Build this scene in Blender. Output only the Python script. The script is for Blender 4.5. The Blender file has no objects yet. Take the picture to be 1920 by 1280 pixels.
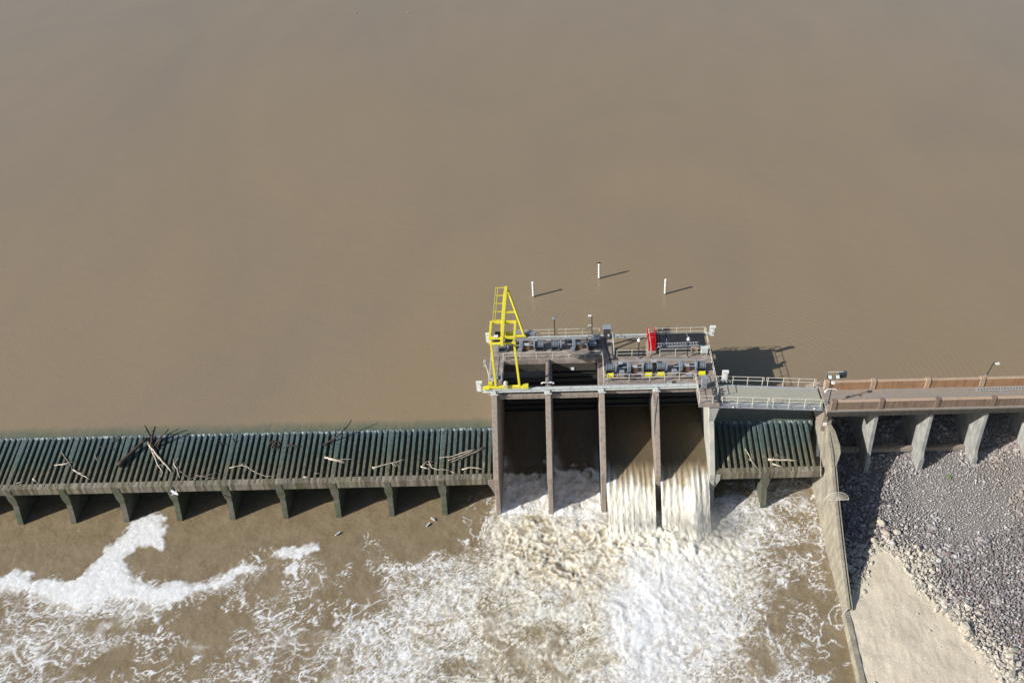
import bpy, math, random
import numpy as np
from mathutils import Vector, Matrix
random.seed(7); rng = np.random.default_rng(7)
C = bpy.context.scene.collection
R = math.radians

# ------------------------------------------------------------------ camera, sky, sun, exposure
PITCH, YAW, ROLL, FOC, PX, PY = R(38.4), R(-.08), R(-1.38), 1700., 1075., 640.
cf = Vector((math.sin(YAW)*math.cos(PITCH), math.cos(YAW)*math.cos(PITCH), -math.sin(PITCH)))
cr0 = Vector((math.cos(YAW), -math.sin(YAW), 0)); cu0 = cr0.cross(cf)
cr = math.cos(ROLL)*cr0 + math.sin(ROLL)*cu0; cu = -math.sin(ROLL)*cr0 + math.cos(ROLL)*cu0
CAM = Vector((9.2391, -70.3419, 80.1246))
cam = bpy.data.cameras.new('camera'); camo = bpy.data.objects.new('camera', cam); C.objects.link(camo)
cam.sensor_width = 36; cam.sensor_fit = 'HORIZONTAL'; cam.lens = FOC/1920*36
cam.shift_x = (960-PX)/1920; cam.clip_start = 1; cam.clip_end = 6000
camo.matrix_world = Matrix(((cr.x, cu.x, -cf.x, CAM.x), (cr.y, cu.y, -cf.y, CAM.y), (cr.z, cu.z, -cf.z, CAM.z), (0, 0, 0, 1)))
bpy.context.scene.camera = camo

def ray(px, py): return cf + (px-PX)/FOC*cr - (py-PY)/FOC*cu
def W(px, py, z):                    # measured photo point -> world point at height z
    d = ray(px, py); return CAM + d*((z-CAM.z)/d.z)
def WY(px, py, y):
    d = ray(px, py); return CAM + d*((y-CAM.y)/d.y)

SUN_EL = R(30.4); sd = Vector((-.928, -.373, 0)).normalized()*math.cos(SUN_EL); sd.z = math.sin(SUN_EL)
wd = bpy.data.worlds.new('World'); bpy.context.scene.world = wd; wd.use_nodes = True
nt = wd.node_tree; bg = nt.nodes['Background']; sk = nt.nodes.new('ShaderNodeTexSky')
sk.sky_type = 'NISHITA'; sk.sun_disc = False; sk.sun_elevation = SUN_EL; sk.sun_rotation = math.atan2(sd.x, sd.y)
sk.dust_density = 1.0; sk.air_density = 1.0
nt.links.new(sk.outputs[0], bg.inputs[0]); bg.inputs[1].default_value = 0.085
sl = bpy.data.lights.new('sun', 'SUN'); sl.energy = 5.0; sl.angle = R(.5); sl.color = (1, .96, .90)
so = bpy.data.objects.new('sun', sl); C.objects.link(so); so.rotation_euler = sd.to_track_quat('Z', 'Y').to_euler()
so.location = (0, 0, 60)
vs = bpy.context.scene.view_settings
vs.view_transform = 'Standard'; vs.look = 'None'; vs.exposure = 0.22; vs.gamma = 1

# ------------------------------------------------------------------ numpy noise
_T = np.random.default_rng(3).random((256, 256))
def vn(x, y):
    xi = np.floor(x).astype(int); yi = np.floor(y).astype(int); fx = x-xi; fy = y-yi
    fx = fx*fx*fx*(fx*(fx*6-15)+10); fy = fy*fy*fy*(fy*(fy*6-15)+10)
    a = _T[xi & 255, yi & 255]; b = _T[(xi+1) & 255, yi & 255]; c = _T[xi & 255, (yi+1) & 255]; d = _T[(xi+1) & 255, (yi+1) & 255]
    return (a*(1-fx)+b*fx)*(1-fy) + (c*(1-fx)+d*fx)*fy
def fbm(x, y, o=4, s=0.):
    r = 0; a = .5; t = 0
    for i in range(o):
        r = r + a*vn(x+17.3*i+s, y-9.1*i+s); t += a; a *= .5; x = x*2.03; y = y*2.03
    return r/t
_J = np.random.default_rng(5).random((64, 64, 2))
def worley(x, y):
    xi = np.floor(x).astype(int); yi = np.floor(y).astype(int)
    f1 = np.full(x.shape, 9.); f2 = f1.copy()
    for i in (-1, 0, 1):
        for j in (-1, 0, 1):
            cx = xi+i; cy = yi+j; p = _J[cx & 63, cy & 63]
            d = np.hypot(cx+p[..., 0]-x, cy+p[..., 1]-y)
            f2 = np.where(d < f1, f1, np.minimum(f2, d)); f1 = np.minimum(f1, d)
    return f1, f2
def sst(a, b, x):
    t = np.clip((x-a)/(b-a), 0, 1); return t*t*(3-2*t)

# ------------------------------------------------------------------ materials
def srgb(r, g, b):
    f = lambda c: (c/255/12.92) if c/255 <= .04045 else ((c/255+.055)/1.055)**2.4
    return (f(r), f(g), f(b), 1)
class NT:
    def __init__(s, name):
        s.m = bpy.data.materials.new(name); s.m.use_nodes = True; s.t = s.m.node_tree
        s.b = s.t.nodes['Principled BSDF']; s._pos = None
    def n(s, typ, **k):
        n = s.t.nodes.new(typ)
        for a, v in k.items():
            if a.startswith('_'): setattr(n, a[1:], v)
        return n
    def l(s, a, b): s.t.links.new(a, b)
    def pos(s, sc=(1, 1, 1), rot=(0, 0, 0)):
        if s._pos is None: s._pos = s.n('ShaderNodeNewGeometry').outputs['Position']
        m = s.n('ShaderNodeMapping'); m.inputs['Scale'].default_value = sc; m.inputs['Rotation'].default_value = rot
        s.l(s._pos, m.inputs[0]); return m.outputs[0]
    def noise(s, scale, det=4, sc=(1, 1, 1), rot=(0, 0, 0), rough=.55, dist=0):
        n = s.n('ShaderNodeTexNoise'); n.inputs['Scale'].default_value = scale; n.inputs['Detail'].default_value = det
        n.inputs['Roughness'].default_value = rough; n.inputs['Distortion'].default_value = dist
        s.l(s.pos(sc, rot), n.inputs['Vector']); return n.outputs['Fac']
    def ramp(s, f, pts):
        r = s.n('ShaderNodeValToRGB'); e = r.color_ramp.elements
        while len(e) < len(pts): e.new(.5)
        for q, (p, c) in zip(e, pts): q.position = p; q.color = c if len(c) == 4 else (*c, 1)
        s.l(f, r.inputs[0]); return r.outputs[0]
    def mix(s, f, a, b, mode='MIX'):
        n = s.n('ShaderNodeMix', _data_type='RGBA', _blend_type=mode)
        for sock, v in ((n.inputs[0], f), (n.inputs[6], a), (n.inputs[7], b)):
            if isinstance(v, (int, float)): sock.default_value = v
            elif isinstance(v, tuple): sock.default_value = v
            else: s.l(v, sock)
        return n.outputs[2]
    def math(s, op, a, b=0., c=0.):
        n = s.n('ShaderNodeMath', _operation=op)
        for i, v in enumerate((a, b, c)):
            if isinstance(v, (int, float)): n.inputs[i].default_value = v
            else: s.l(v, n.inputs[i])
        return n.outputs[0]
    def bump(s, h, strength=.5, dist=.02, prev=None):
        n = s.n('ShaderNodeBump'); n.inputs['Strength'].default_value = strength; n.inputs['Distance'].default_value = dist
        s.l(h, n.inputs['Height'])
        if prev is not None: s.l(prev, n.inputs['Normal'])
        return n.outputs[0]
    def sep(s):
        n = s.n('ShaderNodeSeparateXYZ'); s.l(s.pos(), n.inputs[0]); return n.outputs
    def attr(s, name):
        n = s.n('ShaderNodeAttribute'); n.attribute_name = name; return n
    def fin(s, col=None, rough=None, nor=None, metal=None):
        if col is not None:
            if isinstance(col, tuple): s.b.inputs['Base Color'].default_value = col
            else: s.l(col, s.b.inputs['Base Color'])
        if rough is not None:
            if isinstance(rough, (int, float)): s.b.inputs['Roughness'].default_value = rough
            else: s.l(rough, s.b.inputs['Roughness'])
        if nor is not None: s.l(nor, s.b.inputs['Normal'])
        if metal is not None: s.b.inputs['Metallic'].default_value = metal
        return s.m
BW = ((0, 0, 0, 1), (1, 1, 1, 1))
def concrete(name, c, dark=.5, streak=1., warm=None, bump=.4):
    t = NT(name); c = srgb(*c)
    n1 = t.noise(.9, 6); n2 = t.noise(7, 4); st = t.noise(2.2, 5, sc=(1.6, 1.6, .13))
    d = tuple(v*dark for v in c[:3])+(1,); w = warm and srgb(*warm) or c
    col = t.mix(t.ramp(n1, ((.35, BW[0]), (.65, BW[1]))), c, w)
    col = t.mix(t.math('MULTIPLY', t.ramp(st, ((.48, BW[0]), (.68, BW[1]))), .75*streak), col, d)
    col = t.mix(t.ramp(n2, ((.3, (.35,)*3), (.7, (0, 0, 0)))), col, d)
    return t.fin(col, .85, t.bump(t.noise(14, 5), bump, .03))
def paint(name, c, rough=.45, metal=0., dirt=.35, dcol=(70, 60, 50)):
    t = NT(name); col = t.mix(t.math('MULTIPLY', t.ramp(t.noise(3.5, 5), ((.45, BW[0]), (.75, BW[1]))), dirt), srgb(*c), srgb(*dcol))
    return t.fin(col, rough, t.bump(t.noise(20, 3), .15, .01), metal)
M = {}
M['pier'] = concrete('pier_concrete', (150, 140, 131), .5, 1, (158, 142, 126))
M['pier_light'] = concrete('pale_concrete', (186, 184, 172), .7, .7, (160, 160, 155))
M['deck'] = concrete('deck_concrete', (172, 158, 147), .36, .8, (132, 122, 116))
M['road'] = concrete('road_concrete', (150, 144, 139), .5, .4, (158, 144, 128))
M['bridge_deck'] = concrete('bridge_deck_concrete', (168, 165, 148), .8, .2, (158, 158, 148))
M['parapet'] = concrete('parapet_concrete', (176, 138, 104), .5, 1, (164, 124, 88))
M['parapet_out'] = concrete('weathered_parapet_concrete', (142, 120, 102), .45, 1.2, (128, 112, 98))
M['cap'] = concrete('parapet_cap_concrete', (192, 166, 142), .6, .5, (176, 150, 126))
M['wall'] = concrete('wall_concrete', (172, 164, 144), .5, 1.25, (136, 130, 118))
M['buttress'] = concrete('stained_buttress_concrete', (174, 174, 168), .5, 1.3, (140, 140, 136))
M['weir'] = concrete('beam_concrete', (136, 128, 112), .38, 1, (100, 98, 70))
M['dark_conc'] = concrete('dark_shade_concrete', (70, 66, 60), .5, 1)  # dark tone; on the deck-front struts it is shade put into the colour
M['white'] = paint('white_paint', (228, 228, 222), .4, 0, .25)
M['rail'] = paint('railing_paint', (214, 208, 192), .5, 0, .3)
M['galv'] = paint('galvanised_steel', (190, 194, 196), .45, .3, .3)
M['beam_white'] = paint('galvanised_beam_steel', (206, 210, 206), .4, 0, .5, (120, 120, 115))
M['yellow'] = paint('yellow_paint', (226, 214, 62), .45, 0, .4, (176, 156, 60))
M['yellow2'] = paint('worn_yellow_paint', (216, 206, 40), .5, 0, .35)
M['blue'] = paint('blue_grey_paint', (136, 144, 152), .5, .1, .6, (60, 60, 62))
M['bluedark'] = paint('dark_blue_grey_paint', (74, 82, 92), .5, .1, .4, (40, 40, 42))
M['grey'] = paint('grey_cabinet_paint', (150, 155, 165), .5, .1, .3)
M['dgrey'] = paint('dark_grey_paint', (74, 74, 82), .5, .1, .4)
M['black'] = paint('black_paint', (34, 34, 38), .5, 0, .3)
M['red'] = paint('red_paint', (205, 20, 30), .4, 0, .15)
M['rust'] = paint('rusty_steel', (120, 84, 62), .8, 0, .5)
M['tan'] = paint('tan_box_paint', (190, 150, 125), .6)
M['pgreen'] = paint('pale_grey_green_paint', (205, 214, 208), .5, 0, .15)
M['glass'] = paint('lamp_glass', (240, 240, 240), .15, 0, .05)
M['gull'] = paint('white_feathers', (240, 240, 238), .8, 0, .1)
M['gullw'] = paint('grey_feathers', (150, 155, 162), .8, 0, .1)
M['bird_dark'] = paint('black_feathers', (25, 22, 24), .7)
M['gate'] = paint('dark_gate_steel', (52, 54, 52), .6, .1, .5, (30, 28, 26))
M['cable'] = paint('black_cable', (28, 28, 30), .6)
M['leaf'] = paint('green_leaves', (110, 135, 60), .7, 0, .3)
def panel_mat():
    t = NT('solar_cells'); s = t.sep()
    a = t.math('PINGPONG', s[0], .08); b = t.math('PINGPONG', s[1], .08)
    l = t.math('LESS_THAN', t.math('MINIMUM', a, b), .008)
    return t.fin(t.mix(l, srgb(28, 34, 46), srgb(150, 155, 160)), .2)
M['solar'] = panel_mat()
def platform_mat():
    t = NT('black_grating'); s = t.sep()
    l = t.math('LESS_THAN', t.math('PINGPONG', s[0], .15), .012)
    col = t.mix(l, t.mix(t.ramp(t.noise(1.6, 5), ((.35, BW[0]), (.7, BW[1]))), srgb(24, 26, 32), srgb(42, 46, 54)), srgb(18, 20, 24))
    return t.fin(col, .9, t.bump(t.noise(25, 3), .4, .02))
M['platform'] = platform_mat()
def rib_mat():
    t = NT('wet_algae_concrete'); s = t.sep()
    f = t.math('ADD', s[1], t.math('MULTIPLY', t.math('SUBTRACT', t.noise(.9, 4), .5), 4.2))
    col = t.ramp(t.math('DIVIDE', f, 7.), ((.05, srgb(112, 104, 84)), (.3, srgb(96, 96, 76)), (.5, srgb(74, 90, 82)), (.8, srgb(78, 96, 98)), (1, srgb(90, 106, 108))))
    n = t.ramp(t.noise(5, 6, sc=(1, .4, 1)), ((.38, BW[0]), (.72, BW[1])))
    col = t.mix(t.math('MULTIPLY', n, .85), col, srgb(40, 48, 46))
    col = t.mix(t.math('MULTIPLY', t.ramp(t.noise(17, 4), ((.5, BW[0]), (.7, BW[1]))), .4), col, srgb(128, 132, 120))
    pale = t.math('MULTIPLY', t.ramp(t.noise(.75, 2, sc=(1.4, .12, 1)), ((.66, BW[0]), (.74, BW[1]))), t.math('LESS_THAN', s[1], 1.9))
    col = t.mix(t.math('MULTIPLY', pale, .7), col, srgb(190, 172, 150))
    cr_ = t.math('MULTIPLY', t.math('GREATER_THAN', s[1], 6.02), t.ramp(t.noise(3.1, 3, sc=(1, .5, 1)), ((.5, BW[0]), (.62, BW[1]))))
    cr_ = t.math('MULTIPLY', cr_, t.math('LESS_THAN', s[1], 6.45))
    col = t.mix(cr_, col, (.36, .40, .40, 1))
    return t.fin(col, .5, t.bump(t.noise(11, 5), .6, .05))
M['rib'] = rib_mat()
def beamw_mat():
    t = NT('stained_beam_concrete'); s = t.sep()
    st = t.ramp(t.noise(2.6, 3, sc=(1, .05, .05)), ((.36, BW[0]), (.6, BW[1])))
    gr = t.ramp(t.noise(.33, 3), ((.45, BW[0]), (.6, BW[1])))
    dk = t.mix(gr, srgb(84, 78, 68), srgb(82, 80, 54))
    col = t.mix(st, srgb(148, 140, 126), dk)
    col = t.mix(t.ramp(t.noise(6, 4), ((.3, (.5,)*3), (.7, (0, 0, 0)))), col, dk)
    return t.fin(col, .8, t.bump(t.noise(14, 4), .4, .03))
M['weirbeam'] = beamw_mat()
def col_mat():
    t = NT('algae_stained_pier'); n = t.ramp(t.noise(.5, 3), ((.4, BW[0]), (.6, BW[1])))
    col = t.mix(n, srgb(112, 108, 98), srgb(84, 94, 70)); s = t.sep()
    col = t.mix(t.ramp(s[2], ((0, (.7,)*3), (.5, (0, 0, 0)))), col, srgb(66, 78, 60))
    col = t.mix(t.ramp(t.noise(3, 5), ((.4, (.5,)*3), (.7, (0, 0, 0)))), col, srgb(60, 58, 48))
    return t.fin(col, .8, t.bump(t.noise(12, 5), .5, .04))
M['column'] = col_mat()
def wood(name, c, d):
    t = NT(name); col = t.mix(t.ramp(t.noise(4, 5), ((.35, BW[0]), (.65, BW[1]))), srgb(*c), srgb(*d))
    return t.fin(col, .9, t.bump(t.noise(18, 5), .6, .03))
M['wood_light'] = wood('bleached_wood', (214, 202, 184), (160, 146, 128))
M['wood_grey'] = wood('grey_wood', (150, 138, 124), (104, 92, 80))
M['wood_dark'] = wood('dark_wet_wood', (78, 64, 56), (44, 36, 32))

def lake_mat():
    t = NT('muddy_lake_water'); s = t.sep()
    n = t.noise(.016, 5, sc=(1, .6, 1), dist=1.6); n2 = t.noise(.11, 4, sc=(1, .35, 1), rot=(0, 0, .3))
    col = t.mix(t.ramp(n, ((.35, BW[0]), (.65, BW[1]))), (.272, .206, .125, 1), (.242, .190, .126, 1))
    col = t.mix(t.math('MULTIPLY', t.ramp(n2, ((.4, BW[0]), (.7, BW[1]))), .3), col, (.29, .222, .142, 1))
    # thin water over the green crest of the weir
    yy = t.math('ADD', s[1], t.math('MULTIPLY', t.math('SUBTRACT', t.noise(.6, 3, sc=(1, .2, 1)), .5), 1.2))
    sh = t.ramp(t.math('DIVIDE', t.math('SUBTRACT', yy, 6.), 6.), ((.05, (1,)*3), (.2, (.6,)*3), (.33, (0, 0, 0))))
    g = t.mix(t.ramp(t.noise(2.2, 4, sc=(1, .3, 1)), ((.35, BW[0]), (.65, BW[1]))), srgb(86, 98, 84), srgb(108, 108, 88))
    onw = t.math('MAXIMUM', t.math('LESS_THAN', s[0], -.2), t.math('GREATER_THAN', s[0], 24.6))
    col = t.mix(t.math('MULTIPLY', sh, onw), col, g)
    r1 = t.math('MULTIPLY', t.noise(2.3, 5, sc=(1, 1.5, 1), rot=(0, 0, .5), dist=.3), t.ramp(t.noise(.05, 3, dist=1), ((.3, (.35,)*3), (.7, (1,)*3))))
    r2 = t.noise(.19, 3, sc=(1, 2.2, 1), rot=(0, 0, -.2), dist=1)
    wv = t.n('ShaderNodeTexWave', _wave_type='RINGS', _rings_direction='Z'); wv.inputs['Scale'].default_value = .42
    wv.inputs['Distortion'].default_value = 5; wv.inputs['Detail'].default_value = 2.5; wv.inputs['Detail Scale'].default_value = .7
    mp = t.n('ShaderNodeMapping'); mp.inputs['Location'].default_value = (-30, -12, 0); t.l(t._pos, mp.inputs[0]); t.l(mp.outputs[0], wv.inputs['Vector'])
    msk = t.ramp(t.noise(.028, 2), ((.46, BW[0]), (.62, BW[1])))
    ln_ = t.n('ShaderNodeVectorMath', _operation='LENGTH'); t.l(mp.outputs[0], ln_.inputs[0])
    near_ = t.ramp(t.math('DIVIDE', ln_.outputs['Value'], 100.), ((.18, BW[1]), (.5, BW[0])))
    w = t.math('MULTIPLY', t.math('MULTIPLY', wv.outputs['Fac'], msk), near_)
    h = t.math('ADD', t.math('ADD', r1, t.math('MULTIPLY', r2, 1.6)), t.math('MULTIPLY', w, .3))
    t.b.inputs['IOR'].default_value = 1.42
    return t.fin(col, .16, t.bump(h, .5, .075))
M['lake'] = lake_mat()
def foam_mat():
    t = NT('foaming_brown_water')
    f = t.attr('foam').outputs['Fac']; ti = t.attr('tint').outputs['Fac']
    brown = t.mix(t.ramp(t.noise(.5, 4), ((.35, BW[0]), (.65, BW[1]))), (.250, .197, .125, 1), (.200, .153, .092, 1))
    brown = t.mix(t.ramp(t.noise(3.2, 6, sc=(1, 1.8, 1), rough=.7), ((.5, (0,)*3), (.72, (.6,)*3))), brown, (.33, .265, .175, 1))
    ae = t.attr('aer').outputs['Fac']
    tan = t.mix(t.ramp(t.noise(1.7, 6, rough=.65, dist=.4), ((.35, BW[0]), (.65, BW[1]))), (.34, .275, .17, 1), (.56, .49, .35, 1))
    brown = t.mix(ae, brown, tan)
    brown = t.mix(t.attr('thin').outputs['Fac'], brown, t.mix(t.noise(2.5, 4, sc=(2, .2, 1)), (.055, .042, .026, 1), (.125, .095, .055, 1)))  # 'thin' darkens smooth bay water: bed showing through plus painted bay shade
    fo = t.mix(ti, (.82, .84, .86, 1), (.82, .785, .665, 1))
    fo = t.mix(t.math('MULTIPLY', t.ramp(t.noise(3.2, 6), ((.35, BW[1]), (.6, BW[0]))), .3), fo, (.66, .61, .50, 1))
    col = t.mix(f, brown, fo)
    rr = t.math('ADD', .2, t.math('MULTIPLY', f, .5))
    h = t.math('ADD', t.noise(1.6, 5, dist=.6), t.math('MULTIPLY', t.noise(9, 3), .25))
    t.b.inputs['IOR'].default_value = 1.33
    return t.fin(col, rr, t.bump(h, .55, .10))
M['foam'] = foam_mat()
def ground_mat():
    t = NT('gravel_ground'); n = t.noise(6, 6)
    col = t.mix(t.ramp(n, ((.35, BW[0]), (.65, BW[1]))), srgb(98, 93, 90), srgb(156, 149, 143))
    return t.fin(col, .95, t.bump(t.noise(9, 6), 1, .12))
M['ground'] = ground_mat()
def rock_mat():
    t = NT('broken_stone'); a = t.attr('col').outputs['Color']
    col = t.mix(t.math('MULTIPLY', t.ramp(t.noise(4.5, 4), ((.4, BW[0]), (.65, BW[1]))), .35), a, (.12, .11, .11, 1))
    return t.fin(col, .9, t.bump(t.noise(9, 4), .7, .05))
M['rock'] = rock_mat()
def apron_mat():
    t = NT('dusty_rock_shelf'); n = t.noise(.35, 5, dist=.5); sc = t.noise(1.1, 7, sc=(2.6, .3, 1), rot=(0, 0, -.42), rough=.7, dist=.4)
    col = t.mix(t.ramp(n, ((.35, BW[0]), (.62, BW[1]))), srgb(222, 211, 188), srgb(206, 194, 172))
    col = t.mix(t.math('MULTIPLY', t.ramp(sc, ((.56, BW[0]), (.74, BW[1]))), .6), col, srgb(150, 138, 118))
    col = t.mix(t.ramp(t.noise(7, 5), ((.35, (.4,)*3), (.6, (0, 0, 0)))), col, srgb(150, 138, 120))
    return t.fin(col, .95, t.bump(t.noise(5, 7, rough=.7), .7, .05))
M['apron'] = apron_mat()

# ------------------------------------------------------------------ mesh builder
def tag(o, label=None, cat=None, group=None, kind=None):
    if label: o['label'] = label
    if cat: o['category'] = cat
    if group: o['group'] = group
    if kind: o['kind'] = kind
    return o
def base_of(p):
    v = Vector((0, 0, 0))
    while p is not None: v = v + p.location; p = p.parent
    return v
class MB:
    def __init__(s): s.v = []; s.f = []
    def add(s, vs, fs):
        k = len(s.v); s.v += [tuple(v) for v in vs]; s.f += [tuple(i+k for i in f) for f in fs]; return s
    def box(s, x0, x1, y0, y1, z0, z1, m=None):
        vs = [(x, y, z) for z in (z0, z1) for y in (y0, y1) for x in (x0, x1)]
        if m is not None: vs = [m @ Vector(v) for v in vs]
        return s.add(vs, [(0, 2, 3, 1), (4, 5, 7, 6), (0, 1, 5, 4), (2, 6, 7, 3), (0, 4, 6, 2), (1, 3, 7, 5)])
    def bar(s, a, b, w, h=None, up=(0, 0, 1)):
        a = Vector(a); b = Vector(b); h = h or w; d = (b-a); L = d.length; d.normalize(); up = Vector(up)
        if abs(d.dot(up)) > .97: up = Vector((0, 1, 0))
        r = d.cross(up).normalized(); u = r.cross(d)
        vs = [p + r*(i*w/2) + u*(j*h/2) for p in (a, b) for i, j in ((-1, -1), (1, -1), (1, 1), (-1, 1))]
        return s.add(vs, [(3, 2, 1, 0), (4, 5, 6, 7), (0, 1, 5, 4), (1, 2, 6, 5), (2, 3, 7, 6), (3, 0, 4, 7)])
    def tube(s, pts, r, n=8):
        pts = [Vector(p) for p in pts]; rs = r if isinstance(r, (list, tuple)) else [r]*len(pts); vs = []; fs = []
        for i, p in enumerate(pts):
            d = (pts[min(i+1, len(pts)-1)]-pts[max(i-1, 0)]).normalized()
            up = Vector((0, 0, 1)) if abs(d.z) < .9 else Vector((0, 1, 0))
            a = d.cross(up).normalized(); b = a.cross(d)
            vs += [p + (a*math.cos(2*math.pi*k/n) + b*math.sin(2*math.pi*k/n))*rs[i] for k in range(n)]
        for i in range(len(pts)-1):
            fs += [(i*n+k, i*n+(k+1) % n, (i+1)*n+(k+1) % n, (i+1)*n+k) for k in range(n)]
        fs.append(tuple(range(n))[::-1]); fs.append(tuple(range((len(pts)-1)*n, len(pts)*n)))
        return s.add(vs, fs)
    def prism(s, poly, a, b, axis='x'):     # poly in the two other axes
        def P(u, v, w): return (w, u, v) if axis == 'x' else (u, w, v) if axis == 'y' else (u, v, w)
        n = len(poly); vs = [P(u, v, a) for u, v in poly]+[P(u, v, b) for u, v in poly]
        return s.add(vs, [tuple(range(n))[::-1], tuple(range(n, 2*n))]+[(i, (i+1) % n, n+(i+1) % n, n+i) for i in range(n)])
    def ball(s, c, rx, ry, rz, n=8, m=5):
        vs = []; fs = []
        for j in range(m+1):
            t = math.pi*j/m
            for k in range(n):
                a = 2*math.pi*k/n; vs.append((c[0]+rx*math.sin(t)*math.cos(a), c[1]+ry*math.sin(t)*math.sin(a), c[2]+rz*math.cos(t)))
        for j in range(m): fs += [(j*n+k, (j+1)*n+k, (j+1)*n+(k+1) % n, j*n+(k+1) % n) for k in range(n)]
        return s.add(vs, fs)
    def build(s, name, mat, parent=None, bev=0, smooth=False):
        me = bpy.data.meshes.new(name); off = base_of(parent)
        me.from_pydata([tuple(Vector(v)-off) for v in s.v], [], s.f); me.validate()
        me.materials.append(mat)
        o = bpy.data.objects.new(name, me); C.objects.link(o)
        if parent is not None: o.parent = parent
        import bmesh
        bm = bmesh.new(); bm.from_mesh(me); bmesh.ops.recalc_face_normals(bm, faces=bm.faces[:])
        bm.to_mesh(me); bm.free()
        if smooth:
            for p in me.polygons: p.use_smooth = True
        if bev:
            b = o.modifiers.new('bevel', 'BEVEL'); b.width = bev; b.segments = 1; b.limit_method = 'ANGLE'
        return o
def thing(name, label, cat, loc, group=None):
    o = bpy.data.objects.new(name, None); C.objects.link(o); o.location = loc; o.empty_display_size = .3
    return tag(o, label, cat, group)
def dup(root, loc, label=None, rotz=0):
    def cp(o, par):
        c = o.copy(); C.objects.link(c); c.parent = par
        for ch in list(o.children): cp(ch, c)
        return c
    r = cp(root, None); r.location = loc; r.rotation_euler = (0, 0, rotz)
    if label: r['label'] = label
    return r
def grid_mesh(name, X, Y, Z, mat, keep=None, attrs={}, smooth=True):
    ny, nx = X.shape; idx = np.arange(nx*ny).reshape(ny, nx)
    q = np.stack([idx[:-1, :-1], idx[:-1, 1:], idx[1:, 1:], idx[1:, :-1]], -1).reshape(-1, 4)
    if keep is not None: q = q[(keep[:-1, :-1] & keep[1:, 1:] & keep[:-1, 1:] & keep[1:, :-1]).reshape(-1)]
    me = bpy.data.meshes.new(name); v = np.stack([X, Y, Z], -1).reshape(-1, 3).astype(np.float32)
    me.vertices.add(len(v)); me.vertices.foreach_set('co', v.ravel())
    me.loops.add(q.size); me.loops.foreach_set('vertex_index', q.ravel().astype(np.int32))
    me.polygons.add(len(q)); me.polygons.foreach_set('loop_start', np.arange(0, q.size, 4, dtype=np.int32))
    me.update(calc_edges=True)
    if smooth: me.polygons.foreach_set('use_smooth', np.ones(len(q), bool))
    for k, a in attrs.items():
        at = me.attributes.new(k, 'FLOAT', 'POINT'); at.data.foreach_set('value', a.ravel().astype(np.float32))
    me.materials.append(mat); o = bpy.data.objects.new(name, me); C.objects.link(o); return o

B = 6.1; LZ = 7.0
PIERX = [.12, B+.05, 2*B, 3*B, 4*B]
WALLX = 36.7

# ------------------------------------------------------------------ lake
lk = MB()
for x0, x1, y0 in ((-700, 0, 6.25), (0, 2*B, 12.0), (2*B, 4*B, 9.3), (4*B, 36.9, 6.25), (36.9, 800, 11.9)):
    lk.add([(x0, y0, LZ), (x1, y0, LZ), (x1, 40, LZ), (x0, 40, LZ)], [(0, 1, 2, 3)])
lk.add([(-700, 40, LZ), (800, 40, LZ), (800, 1500, LZ), (-700, 1500, LZ)], [(0, 1, 2, 3)])
tag(lk.build('lake_water', M['lake']), kind='structure')

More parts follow.
